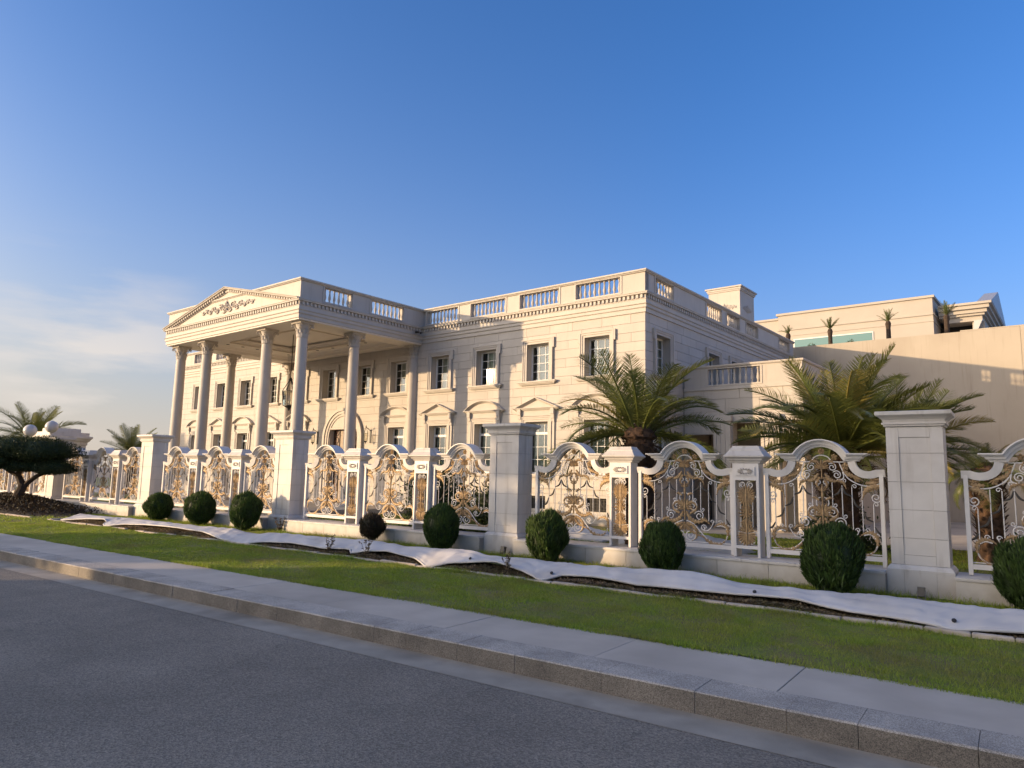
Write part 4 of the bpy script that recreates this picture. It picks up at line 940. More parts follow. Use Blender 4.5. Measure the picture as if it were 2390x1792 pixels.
def relief(cx, cz, wid, hgt, y, mat, seed=2):
    """carved foliage scroll, symmetrical, raised from a wall"""
    mb = MB(); rd = random.Random(seed)
    for s in (-1, 1):
        x_ = .10; k = 0
        while x_ < 1.0:
            r = (.20-.10*x_)*1.0; sg = 1 if k % 2 else -1; a0 = rd.uniform(0, 1)
            pts = [(cx+s*wid*(x_+r*.55*(1-.8*i/13)*cos(a0+2.6*PI*i/13)), y, cz+hgt*(sg*.14*(1-x_)+r*1.7*(1-.8*i/13)*sin(sg*(a0+2.6*PI*i/13)))) for i in range(14)]
            mb.tube(pts, lambda t: hgt*.05*(1-.5*t)+.01, 5)
            mb.tube([(cx+s*wid*x_, y, cz), (cx+s*wid*(x_+.06), y, cz+sg*hgt*.2*(1-x_)), (cx+s*wid*(x_+.12), y, cz-sg*hgt*.12)], lambda t: hgt*.075*(1-t)+.006, 5)
            x_ += .145; k += 1
    for a in (90, 60, 120, 30, 150, 270, 240, 300):
        L = hgt*(.62 if a == 90 else .40); mb.tube([(cx, y, cz), (cx+L*.5*cos(R(a)), y-.03, cz+L*.5*sin(R(a))), (cx+L*cos(R(a)), y, cz+L*sin(R(a)))], lambda t: hgt*.02+hgt*.10*sin(PI*t), 5)
    return mb
obj('carved_ornament', relief(CU, 9.60, 2.2, .55, PF-.05, TR), TR, ped, smooth=True)
# ------------------------------------------------------------------ doorway
dw = empty('doorway'); dw.parent = house
for (r0, r1, d) in ((1.50, 1.66, -.14), (1.34, 1.499, -.09), (1.22, 1.339, -.05)):
    A = np.linspace(PI, 0, 25); out = [(CU+r1*cos(a), 3.85+r1*sin(a)) for a in A]; inn = [(CU+r0*cos(a), 3.85+r0*sin(a)) for a in A[::-1]]; mb = MB()
    for i in range(24):
        j = 24-i
        P4 = [out[i], out[i+1], inn[j-1], inn[j]]; mb.prism(P4, d, -.001)
    for s in (-1, 1): mb.box(*sorted((CU+s*r0, CU+s*r1)), d, -.001, .48, 3.85)
    obj('arch_moulding', mb, TR, dw)
obj('lintel', MB().box(CU-1.21, CU+1.21, -.04, -.001, 4.365, 4.46), TR, dw)
obj('door', MB().box(CU-.62, CU+.62, .30, .34, .48, 4.36), MT['beige'], dw)
for s in (-1, 1):
    sd = obj('side_door', MB().box(*sorted((CU+s*.63, CU+s*1.16)), .28, .34, .48, 4.36), MT['wood'], dw); g_ = MB()
    for i in range(9): z_ = 1.0+i*.4; g_.tube([(CU+s*(.90+.17*cos(a)), .265, z_+.17*sin(a)) for a in np.linspace(0, 2*PI*.9, 10)], .016, 5)
    g_.box(*sorted((CU+s*.645, CU+s*.665)), .26, .279, .5, 4.34).box(*sorted((CU+s*1.12, CU+s*1.14)), .26, .279, .5, 4.34); obj('iron_scrollwork', g_, MT['black'], sd)
obj('overdoor_panel', MB().prism([(CU+1.2*cos(a), 4.47+.58*sin(a)) for a in np.linspace(0, PI, 16)], -.012, -.001), TR, dw)
obj('door_relief', relief(CU, 3.2, .35, .5, .285, MT['beige'], 5), MT['beige'], dw)
# ------------------------------------------------------------------ chimney
ch = empty('chimney'); ch.parent = house
q0, q1, r0, r1 = -3.95, -2.08, 15.1, 17.3
obj('stack', MB().box(q0, q1, r0, r1, 9.3, 12.95), FS, ch); obj('chimney_cap', MB().box(q0-.05, q1+.05, r0-.05, r1+.05, 12.951, 13.03).box(q0-.09, q1+.09, r0-.09, r1+.09, 13.031, 13.14).box(q0-.16, q1+.16, r0-.16, r1+.16, 13.141, 13.22), TR, ch)
obj('carved_ornament', relief((q0+q1)/2, 12.0, .68, .42, r0-.012, TR, 4), TR, ch)
mb = relief(0, 12.0, .55, .42, -.012, TR, 6); mb.v = [(q1-y, (r0+r1)/2+x, z) for x, y, z in mb.v]; obj('carved_ornament', mb, TR, ch)
# ------------------------------------------------------------------ lanterns, camera
def lantern_mesh(P, r, z0, h, n=6):
    f = MB()
    for k in range(n):
        a = 2*PI*k/n; b = 2*PI*(k+1)/n; c, d = (r*.82*cos(a), r*.82*sin(a)), (r*cos(a), r*sin(a)); e = (r*cos(b), r*sin(b)); g_ = (r*.82*cos(b), r*.82*sin(b))
        f.tube([(c[0], c[1], z0), (d[0], d[1], z0+h)], r*.06, 4); f.tube([(d[0], d[1], z0+h), (e[0], e[1], z0+h)], r*.06, 4); f.tube([(c[0], c[1], z0), (g_[0], g_[1], z0)], r*.06, 4)
        f.tube([(d[0], d[1], z0+h), (r*.6*cos(a), r*.6*sin(a), z0+h*1.35), (r*.16*cos(a), r*.16*sin(a), z0+h*1.75)], r*.05, 4)
    f.lathe([(r*.85, z0-.02*h), (r*.5, z0-.1*h), (r*.2, z0-.18*h), (r*.12, z0-.3*h), (.005, z0-.36*h)], n).lathe([(r*.2, z0+h*1.72), (r*.28, z0+h*1.8), (r*.1, z0+h*1.95), (.01, z0+h*2.05)], n)
    P.part('frame', f, MT['black']); P.part('glass_body', MB().lathe([(r*.78, z0+.01), (r*.95, z0+h-.01)], n), MT['clear']); P.part('candle_tube', MB().lathe([(r*.1, z0), (r*.1, z0+h*.5)], 6), MT['globe'])
    return P
P = lantern_mesh(Proto(), .36, 5.30, .72); P.part('chain', MB().tube([(0, 0, 6.75), (0, 0, 8.90)], .022, 5), MT['black'])
r = empty('hanging_lantern', bw(-17.85, -3.5)); tag(r, 'big dark glazed lantern hanging on a long rod from the porch ceiling', 'lantern'); P.stamp(r)
WLp = lantern_mesh(Proto(), .13, -.22, .40, 4); WLp.part('wall_arm', MB().tube([(0, .30, .30), (0, .15, .42), (0, 0, .5), (0, 0, .55)], .018, 5).box(-.05, .05, .28, .30, -.3, .4), MT['black'])
for (u, lb) in ((CU+2.25, 'black wall lantern right of the arched main door'), (CU-2.25, 'black wall lantern left of the arched main door')):
    r = empty('wall_lantern', bw(u, -.31, 3.9), DB); tag(r, lb, 'lantern', 'wall lanterns by the door'); WLp.stamp(r)
r = empty('security_camera', bw(PR+.22, -.55, 8.92), DB); tag(r, 'small dark security camera in the corner under the porch cornice', 'camera')
obj('bracket', MB().box(-.2, -.0, -.02, .02, .0, .04), MT['metal'], r); obj('body', MB().box(-.05, .05, -.22, .08, -.10, -.005), MT['black'], r, rot=(.2, 0, .5)); obj('dome', MB().lathe([(.06, -.02), (.055, -.06), (.03, -.09), (.005, -.1)], 10), MT['black'], r, (.0, .22, 0))

# ------------------------------------------------------------------ right annex with terrace balustrade
ann = empty('garden_annex', bw(0, 0), DB); tag(ann, 'low arcaded stone wing with a balustraded terrace on its roof, behind the palms', 'building')
AV = 3.2
aop = [(.25, 1.28, .1, 3.9), (2.06, 3.16, .1, 4.33), (3.92, 4.5, .1, 3.9)]
ma = lambda a, d, z: (a, AV+d, z)
ac = [(.062, 1.3, 5.74, 5.741)]
obj('front_wall', wall_mesh(.0, 4.75, .1, 5.78, aop, ma, .03), MT['joint'], ann); [obj('reveal', reveals([o_], ma, 0, .5), FS, ann) for o_ in aop]
cladding(.065, 4.75, 4.80, 5.78, 2, 1.6, [], ma, 40, parent=ann, seed=21); cladding(.065, 4.75, .2, 4.80, 11, 1.6, aop, ma, 80, parent=ann, seed=22)
for (x0, x1) in ((1.33, 2.02), (3.20, 3.88)):
    obj('pilaster', MB().box(x0, x1, AV-.12, AV-.001, .3, 4.4).box(x0-.06, x1+.06, AV-.18, AV-.001, 4.401, 4.62).box(x0+.09, x0+.13, AV-.15, AV-.121, .6, 4.3).box(x0+.26, x0+.30, AV-.15, AV-.121, .6, 4.3).box(x0+.44, x0+.48, AV-.15, AV-.121, .6, 4.3), TR, ann)
obj('side_wall', MB().box(4.45, 4.75, AV+.04, 18.4, .1, 5.78), FS, ann); obj('terrace_floor', MB().box(.06, 4.44, AV+.04, 18.4, 5.4, 5.70), MT['render'], ann)
obj('string_course', MB().box(.065, 4.80, AV-.05, AV-.001, 5.66, 5.78), TR, ann)
def par2(p, q, bays): parapet(p, q, bays, 5.785, 6.56, (5.87, 6.50), .25, parent=ann)
par2((.065, AV), (4.75, AV), [(1.02, 3.12)]); par2((4.749, AV+.26), (4.749, 18.4), [(4, 6)])
obj('coping', fix(MB().sweep([(.065, AV), (4.75, AV), (4.75, 18.4)], [(0, 6.562), (.05, 6.57), (.07, 6.61), (.07, 6.655), (-.3, 6.655), (-.3, 6.562)], loop=True).mesh('cp', TR)), None, ann)
mb = MB().box(.1, 4.44, AV+2.5, AV+2.6, .1, 5.4); obj('inner_wall', mb, MT['render'], ann)
obj('inner_door', MB().box(1.0, 1.45, AV+2.42, AV+2.499, .3, 3.0), MT['dark'], ann); obj('inner_door', MB().box(2.5, 3.2, AV+2.42, AV+2.499, .3, 3.0), MT['dark'], ann)
obj('porch_roof', MB().box(.1, 4.44, AV+.04, AV+2.49, 4.6, 4.7), MT['render'], ann)

# ------------------------------------------------------------------ tall plain wall block and the building behind
bl = empty('tall_wall_block', bw(0, 0), DB); tag(bl, 'tall plain beige rendered wall with a flat top at the right, behind the palms', 'wall')
BV = 18.55
obj('wall', MB().box(-8, 10.60, BV, BV+.4, .1, 9.95), MT['render'], bl); obj('wall', MB().box(10.612, 46, BV, BV+.4, .1, 9.955), MT['render'], bl); obj('raised_edge', MB().box(8.1, 46, BV+.01, BV+.39, 9.957, 10.02), MT['render'], bl)
obj('flat_roof', MB().box(-30, 46, BV+.41, 48, 9.5, 9.6), MT['render'], bl); obj('end_wall', MB().box(45.6, 46, BV+.41, 48, .1, 9.5), MT['render'], bl)
rb = empty('rear_building', bw(0, 0), DB); tag(rb, 'modern classical beige building with blue green ribbon window above the plain wall', 'building')
RV = 30
obj('block', MB().box(-4.82, 5.39, RV, RV+12, 9.61, 14.60), MT['rear'], rb); obj('block', MB().box(-16, -4.821, RV+.5, RV+12, 9.61, 14.40), MT['rear'], rb)
obj('cornice', MB().box(-4.95, 5.52, RV-.13, RV+12.1, 14.601, 14.76).box(-16, -4.96, RV+.38, RV+12, 14.401, 14.55), MT['rear'], rb)
obj('string_course', MB().box(-4.90, 5.47, RV-.08, RV-.001, 13.42, 13.53).box(-4.86, 5.43, RV-.04, RV-.001, 12.97, 13.06).box(5.391, 5.47, RV-.08, RV+11, 13.42, 13.53).box(5.391, 5.43, RV-.04, RV+11, 12.97, 13.06), MT['rear'], rb)
wd = obj('ribbon_window', MB().box(-3.72, 1.72, RV-.05, RV-.001, 11.0, 12.70), MT['frame'], rb)
for (x0, x1) in ((-3.64, -1.26), (-1.15, 1.64)): obj('pane', MB().box(x0, x1, RV-.07, RV-.051, 11.1, 12.62), MT['teal'], wd)
obj('wing', MB().box(5.8, 8.0, RV+1.5, RV+12, 13.0, 13.35), MT['rear'], rb); obj('recess_shade_sheet', MB().box(5.40, 7.4, RV+3.0, RV+3.1, 9.61, 13.0), MT['dark'], rb); obj('recess_side', MB().box(7.41, 8.1, RV+1.7, RV+12, 9.61, 12.99), MT['rear'], rb)  # dark sheet stands in for the shade inside the opening
obj('wing_entablature', MB().box(5.55, 8.15, RV+1.3, RV+12, 13.351, 13.5).box(5.55, 8.3, RV+1.15, RV+12, 13.501, 13.75).box(5.55, 8.45, RV+.95, RV+12, 13.751, 14.0).box(5.55, 8.6, RV+.8, RV+12, 14.001, 14.15), MT['rear'], rb)
mb = MB(); gb = [(RV+.8, 14.151), (RV+6.4, 15.9), (RV+12, 14.151)]
mb.add([(x_, y_, z_) for x_ in (7.8, 8.62) for y_, z_ in gb], [(0, 1, 2), (3, 5, 4), (0, 3, 4, 1), (1, 4, 5, 2), (0, 2, 5, 3)]); obj('gable', mb, MT['roof'], rb)
obj('corner_bracket', MB().prism([(7.45, 12.3), (7.7, 12.3), (8.0, 13.0), (7.55, 13.0)], RV+1.3, RV+1.6), MT['globe'], rb)

# ------------------------------------------------------------------ villa and trees on the other side of the road (they shade the road)
nv = empty('opposite_villa', (0, 0, 0)); tag(nv, 'plain two-storey villa on the opposite side of the road, casting the evening shade', 'house')
obj('wall', MB().box(-36, -13, -27, -15, .0, 9.0), MT['render'], nv); obj('roof', MB().box(-36.4, -12.6, -27.4, -14.6, 9.001, 9.55), MT['trim'], nv)
for i in range(5):
    for z_ in (1.2, 5.2):
        w_ = obj('window', ringframe(.7, 0, 1.9, .1, -.06, 0.), TR, nv, (-33.5+i*4.4, -15, z_), (0, 0, PI)); obj('pane', MB().box(-.7, .7, -.02, -.005, 0, 1.9), MT['teal'], w_)
nh = empty('added_fill_house', (0, 0, 0)); tag(nh, 'added unseen house beyond the right edge, bouncing sunlight onto the side wall', 'house')  # house added out of view as a warm bounce for the shaded side wall
obj('wall', MB().box(5.0, 16, 17.5, 38, 0, 9.4), MT['rear'], nh); obj('roof', MB().box(4.6, 16.4, 17.1, 38.4, 9.401, 9.9), MT['rear'], nh)
for i in range(4):
    for z_ in (1.3, 5.4):
        w_ = obj('window', ringframe(.6, 0, 1.8, .1, -.06, 0.), TR, nh, (5.0, 20+i*5, z_), (0, 0, -PI/2)); obj('pane', MB().box(-.6, .6, -.02, -.005, 0, 1.8), MT['teal'], w_)
ow = obj('garden_wall', MB().box(-120, -44.2, -15.3, -15, 0, 4.3), MT['render']); tag(ow, 'long rendered garden wall across the road, far left of the villa', 'wall')
obj('coping', MB().box(-120, -44.1, -15.4, -14.9, 4.301, 4.42), MT['trim'], ow)
def roundtree(name, x, y, h, rx, rz, n, label, leaf, mat, trunk_h=None):
    r = empty(name, (x, y, 0)); tag(r, label, 'tree', 'trees across the road'); cz = h-rz; st = MB()
    st.tube([(0, 0, 0), (.05, .03, cz*.5), (0, 0, cz)], lambda t: .2-.1*t, 8)
    for k in range(7):
        a = 2*PI*k/7; st.tube([(0, 0, cz*.75), (rx*.3*cos(a), rx*.3*sin(a), cz), (rx*.75*cos(a), rx*.75*sin(a), cz+rz*.4*sin(k*2.2))], lambda t: .09-.07*t, 5)
    obj('trunk', st, MT['bark'], r)
    C = rng.normal(size=(90, 3)); C /= np.linalg.norm(C, axis=1, keepdims=True); C *= rng.uniform(.35, 1, (90, 1))**.6*np.array([rx, rx, rz])
    b = np.repeat(C, n//90, 0)+rng.normal(0, .2, ((n//90)*90, 3))*rx/2.2; b[:, 2] += cz; d = rng.normal(size=b.shape); d /= np.linalg.norm(d, axis=1, keepdims=True)
    obj('crown', leaves(b, b+d*leaf, leaf*.6, mat, 'crown'), None, r); return r
roundtree('street_tree', -37.6, -13.2, 9.2, 1.7, 3.2, 9000, 'tall leafy tree next to the villa across the road', .22, MT['bush'])
roundtree('street_tree', -40.4, -13.3, 6.5, 1.5, 2.2, 8000, 'middle leafy tree of the row across the road', .22, MT['bush'])
roundtree('street_tree', -43.2, -13.4, 5.6, 1.5, 2.0, 8000, 'short leafy tree at the end of the garden wall across the road', .22, MT['bush'])

# ------------------------------------------------------------------ palms
def frond_mesh(name, L, bend, n, lw, ll, vee, mat, curl=.0, seed=0, stalk=.12):
    """feather frond along +X from the origin, arching down by 'bend' radians"""
    rd = np.random.default_rng(seed); V = []; F = []; N = 26; P = []; x = z = 0.; D = []
    for i in range(N+1):
        t = i/N; a = -bend*t**1.6; P.append((x, 0, z)); D.append((cos(a), 0, sin(a))); x += L/N*cos(a); z += L/N*sin(a)
    P = np.array(P); D = np.array(D); mb = MB(); mb.tube([tuple(p) for p in P[::2]], lambda t: .012*(1-.8*t)+.002, 5)
    V = list(mb.v); F4 = []
    vs = []
    for i in range(n):
        t = stalk+(1-stalk)*(i+.3)/n; k = min(int(t*N), N-1); f = t*N-k; p = P[k]*(1-f)+P[k+1]*f; d = D[k]; up = np.array([-d[2], 0, d[0]])
        e = ll*(np.sin(PI*min(.12+t*.86, 1))**.6)*rd.uniform(.85, 1.1)
        for s in (-1, 1):
            sw = rd.uniform(.45, .7)*(.7+.8*t); v = vee+rd.normal(0, .09)
            dr = d*sw+np.array([0, s, 0])*cos(v)+up*sin(v); dr /= np.linalg.norm(dr)
            m = p+dr*e*.5; tip = p+dr*e+np.array([0, 0, -1])*e*curl; wv = np.cross(dr, up); wv = d*.9+up*.25*s; wv /= np.linalg.norm(wv)
            w = lw*rd.uniform(.8, 1.15); vs.append([p-wv*w*.35, m-wv*w*.5+up*.0, tip, m+wv*w*.5, p+wv*w*.35])
    vs = np.array(vs).reshape(-1, 3); b = len(mb.v); allv = np.concatenate([np.array(mb.v), vs]); q = np.arange(n*2)*5+b
    me = bpy.data.meshes.new(name); fs = list(mb.f)+[(int(i), int(i+1), int(i+2), int(i+3), int(i+4)) for i in q]
    me.from_pydata([tuple(v) for v in allv], [], fs); me.update(); me.materials.append(mat); return me
FR = {}
for nm, mt in (('g', 'palm'), ('y', 'palmy'), ('d', 'palmdry')):
    FR[nm] = [frond_mesh('frond', 1.0, b, n, .0095, .25, v, MT[mt], cu, sd) for b, n, v, cu, sd in ((.35, 72, .38, .10, 1), (.85, 74, .32, .16, 2), (1.4, 76, .22, .22, 3), (2.0, 72, .12, .28, 4))]
def palm_trunk(h, r, boots=90, seed=1, flare=1.25):
    rd = random.Random(seed); mb = MB().lathe([(r*1.15, 0), (r, .2)]+[(r*(1+.05*sin(i*2.1)), .2+(h-.35)*i/8) for i in range(1, 9)]+[(r*flare, h-.08), (r*.9, h+.12), (r*.3, h+.3)], 14)
    for i in range(boots):   # stubs of old leaf bases in spirals
        t = i/boots; z = .15+(h-.1)*t; a = i*2.3999; q = r*(1.0+.2*t); L = .16*rd.uniform(.7, 1.2)
        c = Vector((q*.92*cos(a), q*.92*sin(a), z)); o_ = Vector((cos(a), sin(a), 1.1)).normalized(); s = Vector((-sin(a), cos(a), 0))
        mb.add([c-s*.06, c+s*.06, c+o_*L+s*.03, c+o_*L-s*.03, c+Vector((cos(a), sin(a), 0))*.05+Vector((0, 0, .03))], [(0, 1, 4), (1, 2, 4), (2, 3, 4), (3, 0, 4)])
    return mb
def palm(name, loc, h, r, L, nf, label, group, seed=1, lo=-25, hi=84, yellow=.12, dry=8, kinds=(0, 1, 2, 3), az0=0., extra=(), cat='palm tree', front=None):
    rd = random.Random(seed); root = empty(name, loc); tag(root, label, cat, group)
    obj('trunk', palm_trunk(h, r, int(60+40*h), seed), MT['ptrunk'], root)
    for i in range(nf):
        t = (i+.5)/nf; el = hi-(hi-lo)*t**.85+rd.uniform(-7, 7); az = az0+i*2.39996+rd.uniform(-.2, .2)
        if front is not None and el < 46 and cos(az-front) > .45: continue      # lower fronds cut away on this side
        k = kinds[min(int(t*len(kinds)), len(kinds)-1)]; k = min(3, max(0, k+rd.choice((0, 0, 0, 1, -1))))
        me = FR['y' if rd.random() < yellow else 'g'][k]; l_ = L*rd.uniform(.85, 1.08)*(1 if t > .12 else .85)
        obj('frond', me, None, root, (r*.35*cos(az), r*.35*sin(az), h+.05-.15*t), (rd.uniform(-.5, .5), -R(el), az), (l_, l_*rd.uniform(.9, 1.1), l_))
    for i in range(dry):
        az = i*2.4+rd.random(); obj('dry_frond', FR['d'][rd.choice((2, 3))], None, root, (r*.8*cos(az), r*.8*sin(az), h-.25), (rd.uniform(-.5, .5), R(rd.uniform(10, 50)), az), (L*rd.uniform(.25, .5),)*3)
    for (el, az, l_, k, m_, rx) in extra:
        obj('frond', FR[m_][k], None, root, (r*.3*cos(az), r*.3*sin(az), h), (rx, -R(el), az), (l_,)*3)
    return root
palm('palm_tree', (-8.0, 16.9, .24), 3.0, .37, 2.5, 40, 'big date palm with arching fronds in front of the right house corner', 'garden palms', 3, lo=14, hi=80, yellow=.05, dry=18, kinds=(1, 1, 2, 2, 3), front=R(-65),
     extra=[(R(e_), R(a_), l_, k_, m_, x_) for (e_, a_, l_, k_, m_, x_) in ((48, 222, 2.9, 2, 'g', .2), (38, 210, 3.0, 2, 'g', -.2), (24, 228, 2.9, 2, 'g', .3), (62, 205, 2.6, 1, 'g', .1), (30, 200, 2.7, 3, 'g', .1), (44, 45, 2.9, 2, 'g', .2), (36, 28, 3.0, 3, 'g', -.2), (28, 55, 3.0, 2, 'g', .1), (56, 60, 2.6, 2, 'y', .4), (20, 40, 2.7, 2, 'g', 0))])
palm('palm_tree', (-3.75, 20.4, .24), 2.7, .34, 2.95, 66, 'big feathery palm with a golden frond behind the nearest tall pillar', 'garden palms', 11, lo=6, hi=84, yellow=.2, dry=12, kinds=(0, 1, 1, 1, 2))
palm('palm_tree', (-2.75, 23.4, .24), 2.7, .30, 2.7, 46, 'second feathery palm with spiky fronds partly hidden behind the nearest tall pillar', 'garden palms', 19, lo=8, hi=80, yellow=.08, dry=8, kinds=(0, 1, 1))
palm('palm_tree', (-.62, 21.2, .24), 2.15, .30, 1.05, 26, 'low squat palm with drooping fronds at the far right behind the fence', 'garden palms', 23, lo=-20, hi=75, yellow=.02, dry=14, kinds=(1, 2, 3))
palm('palm_tree', (-53.5, 19.6, .24), 3.6, .36, 3.0, 30, 'dark arching palm rising above the cloud pruned tree at the far left', 'distant palms', 31, lo=0, hi=80, yellow=0, dry=4, kinds=(0, 1, 2, 3))
palm('palm_tree', (-50.5, 24.8, .24), 2.9, .34, 2.3, 26, 'small spiky palm above the fence left of the sunlit pillar in the distance', 'distant palms', 37, lo=8, hi=78, yellow=0, dry=4, kinds=(0, 0, 1))
# cropped young palms and planters on the terrace above the plain wall
for (px, pv, zb, zt, L, sd, lb) in ((-2.55, 25, 9.6, 12.35, .42, 1, 'leftmost of the four cropped young palms on the terrace edge, beside the roof parapet'), (.15, 25, 9.6, 12.35, .5, 2, 'second cropped young palm on the terrace, between the two window panes'),
        (3.60, 25, 9.6, 12.45, .5, 3, 'third cropped young palm on the terrace, right of the ribbon window'), (6.75, 25, 9.6, 12.45, .55, 4, 'cropped young palm before the dark recess at the right end of the terrace')):
    root = empty('young_palm', bw(px, pv, zb), DB); tag(root, lb, 'palm tree', 'cropped palms on the terrace'); h = zt-zb-.25
    obj('trunk', MB().lathe([(.17, 0), (.15, .8), (.13, h-.4), (.17, h-.1), (.12, h+.05)], 10), MT['bark'], root)
    rd = random.Random(sd)
    for i in range(20): l_ = L*1.6*rd.uniform(.7, 1.2); obj('frond', FR['g'][rd.choice((0, 0, 1))], None, root, (0, 0, h), (rd.uniform(-.6, .6), -R(rd.uniform(35, 88)), i*2.4), (l_, l_*.55, l_*.8))
for (px, lb) in ((-1.15, 'dark planter bowl with a small shrub on the terrace, left pane'), (1.28, 'dark planter bowl with a small shrub on the terrace, right pane')):
    root = empty('planter_urn', bw(px, 25.4, 9.6), DB); tag(root, lb, 'planter', 'terrace planters')
    obj('pedestal', MB().lathe([(.2, 0), (.12, .1), (.1, .95), (.16, 1.05)], 10), MT['black'], root); obj('bowl', MB().lathe([(.12, 1.05), (.3, 1.25), (.36, 1.5), (.33, 1.5), (.1, 1.35)], 12), MT['black'], root)
    b = rng.normal(size=(260, 3))*.13; b[:, 2] = np.abs(b[:, 2])+1.45; d = rng.normal(size=b.shape); obj('foliage', leaves(b, b+d*.06, .05, MT['bush'], 'foliage'), None, root)

# ------------------------------------------------------------------ clipped round shrubs along the fence
def topiary_mesh(n, seed, mat, loose=.05):
    g = np.random.default_rng(seed); u = g.uniform(-1, 1, n); a = g.uniform(0, 2*PI, n); s = np.sqrt(1-u*u)
    P = np.stack([s*np.cos(a), s*np.sin(a), u], 1)
    bumps = 1+.06*np.sin(P[:, 0]*6+seed)*np.sin(P[:, 2]*5+seed*2)+.06*np.sin(P[:, 1]*5+P[:, 2]*4+seed)+.035*np.sin(P[:, 0]*15+P[:, 1]*13+seed*3)
    r = bumps*(1-np.abs(g.normal(0, loose, n))); base = P*r[:, None]*np.array([.5, .5, .5])
    d = P*.75+np.array([0, 0, 1.15])+g.normal(0, .30, (n, 3)); d /= np.linalg.norm(d, axis=1, keepdims=True)
    ln = g.uniform(.08, .21, (n, 1)); v0 = base-d*ln*.62; v1 = base+d*ln*.38; sd = np.cross(d, P+1e-4); sd /= np.linalg.norm(sd, axis=1, keepdims=True)
    sd = sd*np.cos(g.uniform(-1, 1, (n, 1)))+P*np.sin(g.uniform(-1, 1, (n, 1))); w = g.uniform(.010, .022, n)
    sd = sd*w[:, None]*.8; md = v0+(v1-v0)*.55
    V = np.stack([v0, md+sd, v1, md-sd], 1).reshape(-1, 3); Fq = np.arange(n*4).reshape(-1, 4)
    core = MB().lathe([(.02, -.46)]+[(.455*cos(t), .455*sin(t)) for t in np.linspace(-1.35, 1.35, 9)]+[(.02, .46)], 18); cv = np.array(core.v)
    me = bpy.data.meshes.new('foliage'); b = len(V)
    me.from_pydata([tuple(p) for p in V]+[tuple(p) for p in cv], [], [tuple(int(i) for i in f) for f in Fq]+[tuple(i+b for i in f) for f in core.f]); me.update(); me.materials.append(mat); return me
TOP = [topiary_mesh(6500, s, MT['thuja']) for s in (1, 2, 3)]; TBR = topiary_mesh(3600, 9, MT['thujadry'], .12)
shr = [(-24.81, 13.28, .95, .98, 'round clipped dark shrub farthest left, before the pillar by the small palm'), (-22.06, 13.2, 1.02, 1.10, 'second round clipped shrub from the left, before the iron fence'), (-19.38, 13.12, .96, 1.16, 'egg shaped clipped shrub just left of the porch pillar'),
       (-13.92, 13.22, .72, .80, 'small brownish thin round shrub on a short bare stem'), (-11.49, 13.18, .90, 1.12, 'tall oval clipped shrub left of the half sunlit pillar'), (-8.43, 13.15, .95, 1.10, 'clipped oval shrub right of the half sunlit pillar'),
       (-5.75, 13.2, .88, 1.02, 'clipped shrub with yellowish top before the middle fence panel'), (-2.62, 13.0, 1.0, 1.16, 'largest clipped round shrub, just left of the nearest tall pillar'), (.06, 13.25, .95, 1.10, 'clipped shrub cut by the right edge of the picture')]
for i, (x_, y_, w_, h_, lb) in enumerate(shr):
    root = empty('clipped_shrub', (x_, y_, .26), random.uniform(0, 6)); tag(root, lb, 'shrub', 'clipped shrubs along the fence'); br = i == 3; gap = .16 if br else .05
    st = MB().tube([(0, 0, -.03), (.01, 0, gap+.12), (0, .01, gap+.3)], lambda t: .045-.015*t, 7)
    for k in range(5): a = k*1.3; st.tube([(0, 0, gap*.5), (w_*.12*cos(a), w_*.12*sin(a), gap+.1), (w_*.25*cos(a), w_*.25*sin(a), gap+.28)], .012, 4)
    obj('stem', st, MT['bark'], root)
    hh = h_-gap*.6; obj('foliage', TBR if br else TOP[i % 3], None, root, (0, 0, gap*.6+hh/2), (0, 0, 0), (w_*.97, w_*.97, hh*.97))

# ------------------------------------------------------------------ cloud pruned tree on a planted mound at the left
mh = lambda X, Y: .20+.50*np.exp(-(((X+34.5)/3.6)**2+((Y-12.2)/1.25)**2))
mound = sheet('planted_mound', -46, -28.5, 10.8, 13.8, .3, MT['soil'], 60, 24, mh)
for i in range(30): obj('edging_stone', MB().cbox(-.28, .28, -.05, .05, -.08, .06, .014), MT['edging'], mound, (-29.2-i*.575, 10.86+random.uniform(-.012, .012), .21), (0, 0, random.uniform(-.03, .03)))
n = 16000; X = rng.uniform(-44, -29.2, n); Y = rng.uniform(10.9, 13.6, n); kk = mh(X, Y)-.2; kp = rng.uniform(size=n) < np.clip(kk*5, 0, 1); X, Y = X[kp], Y[kp]
b = np.stack([X, Y, mh(X, Y)+rng.uniform(0, .22, len(X))], 1); d = rng.normal(size=b.shape); d[:, 2] = np.abs(d[:, 2]); d /= np.linalg.norm(d, axis=1, keepdims=True)
o = obj('ground_cover', leaves(b, b+d*.11, .05, MT['thujadry'], 'ground_cover')); tag(o, 'dark low ground cover under the cloud pruned tree', 'ground cover', kind='stuff')
root = empty('cloud_pruned_tree', (-33.6, 12.05, .62)); tag(root, 'dark cloud pruned tree with a crooked forked trunk and flat clipped pads', 'tree')
rx = Vector((cos(YAW+.05), sin(YAW+.05), 0)); ry = Vector((-rx.y, rx.x, 0))
T3 = lambda a, b, c: tuple(rx*a+ry*b+Vector((0, 0, c)))
st = MB(); st.tube([T3(-.05, 0, -.1), T3(0, 0, .25), T3(.12, 0, .5), T3(.16, 0, .72)], lambda t: .21-.05*t, 9)
st.tube([T3(.14, 0, .6), T3(.0, .05, .85), T3(-.10, .05, 1.05), T3(-.06, .0, 1.3), T3(-.2, 0, 1.5)], lambda t: .15-.06*t, 8); st.tube([T3(.14, 0, .5), T3(.42, -.05, .82), T3(.72, -.05, 1.05), T3(1.05, 0, 1.22), T3(1.3, 0, 1.35)], lambda t: .11-.05*t, 7)
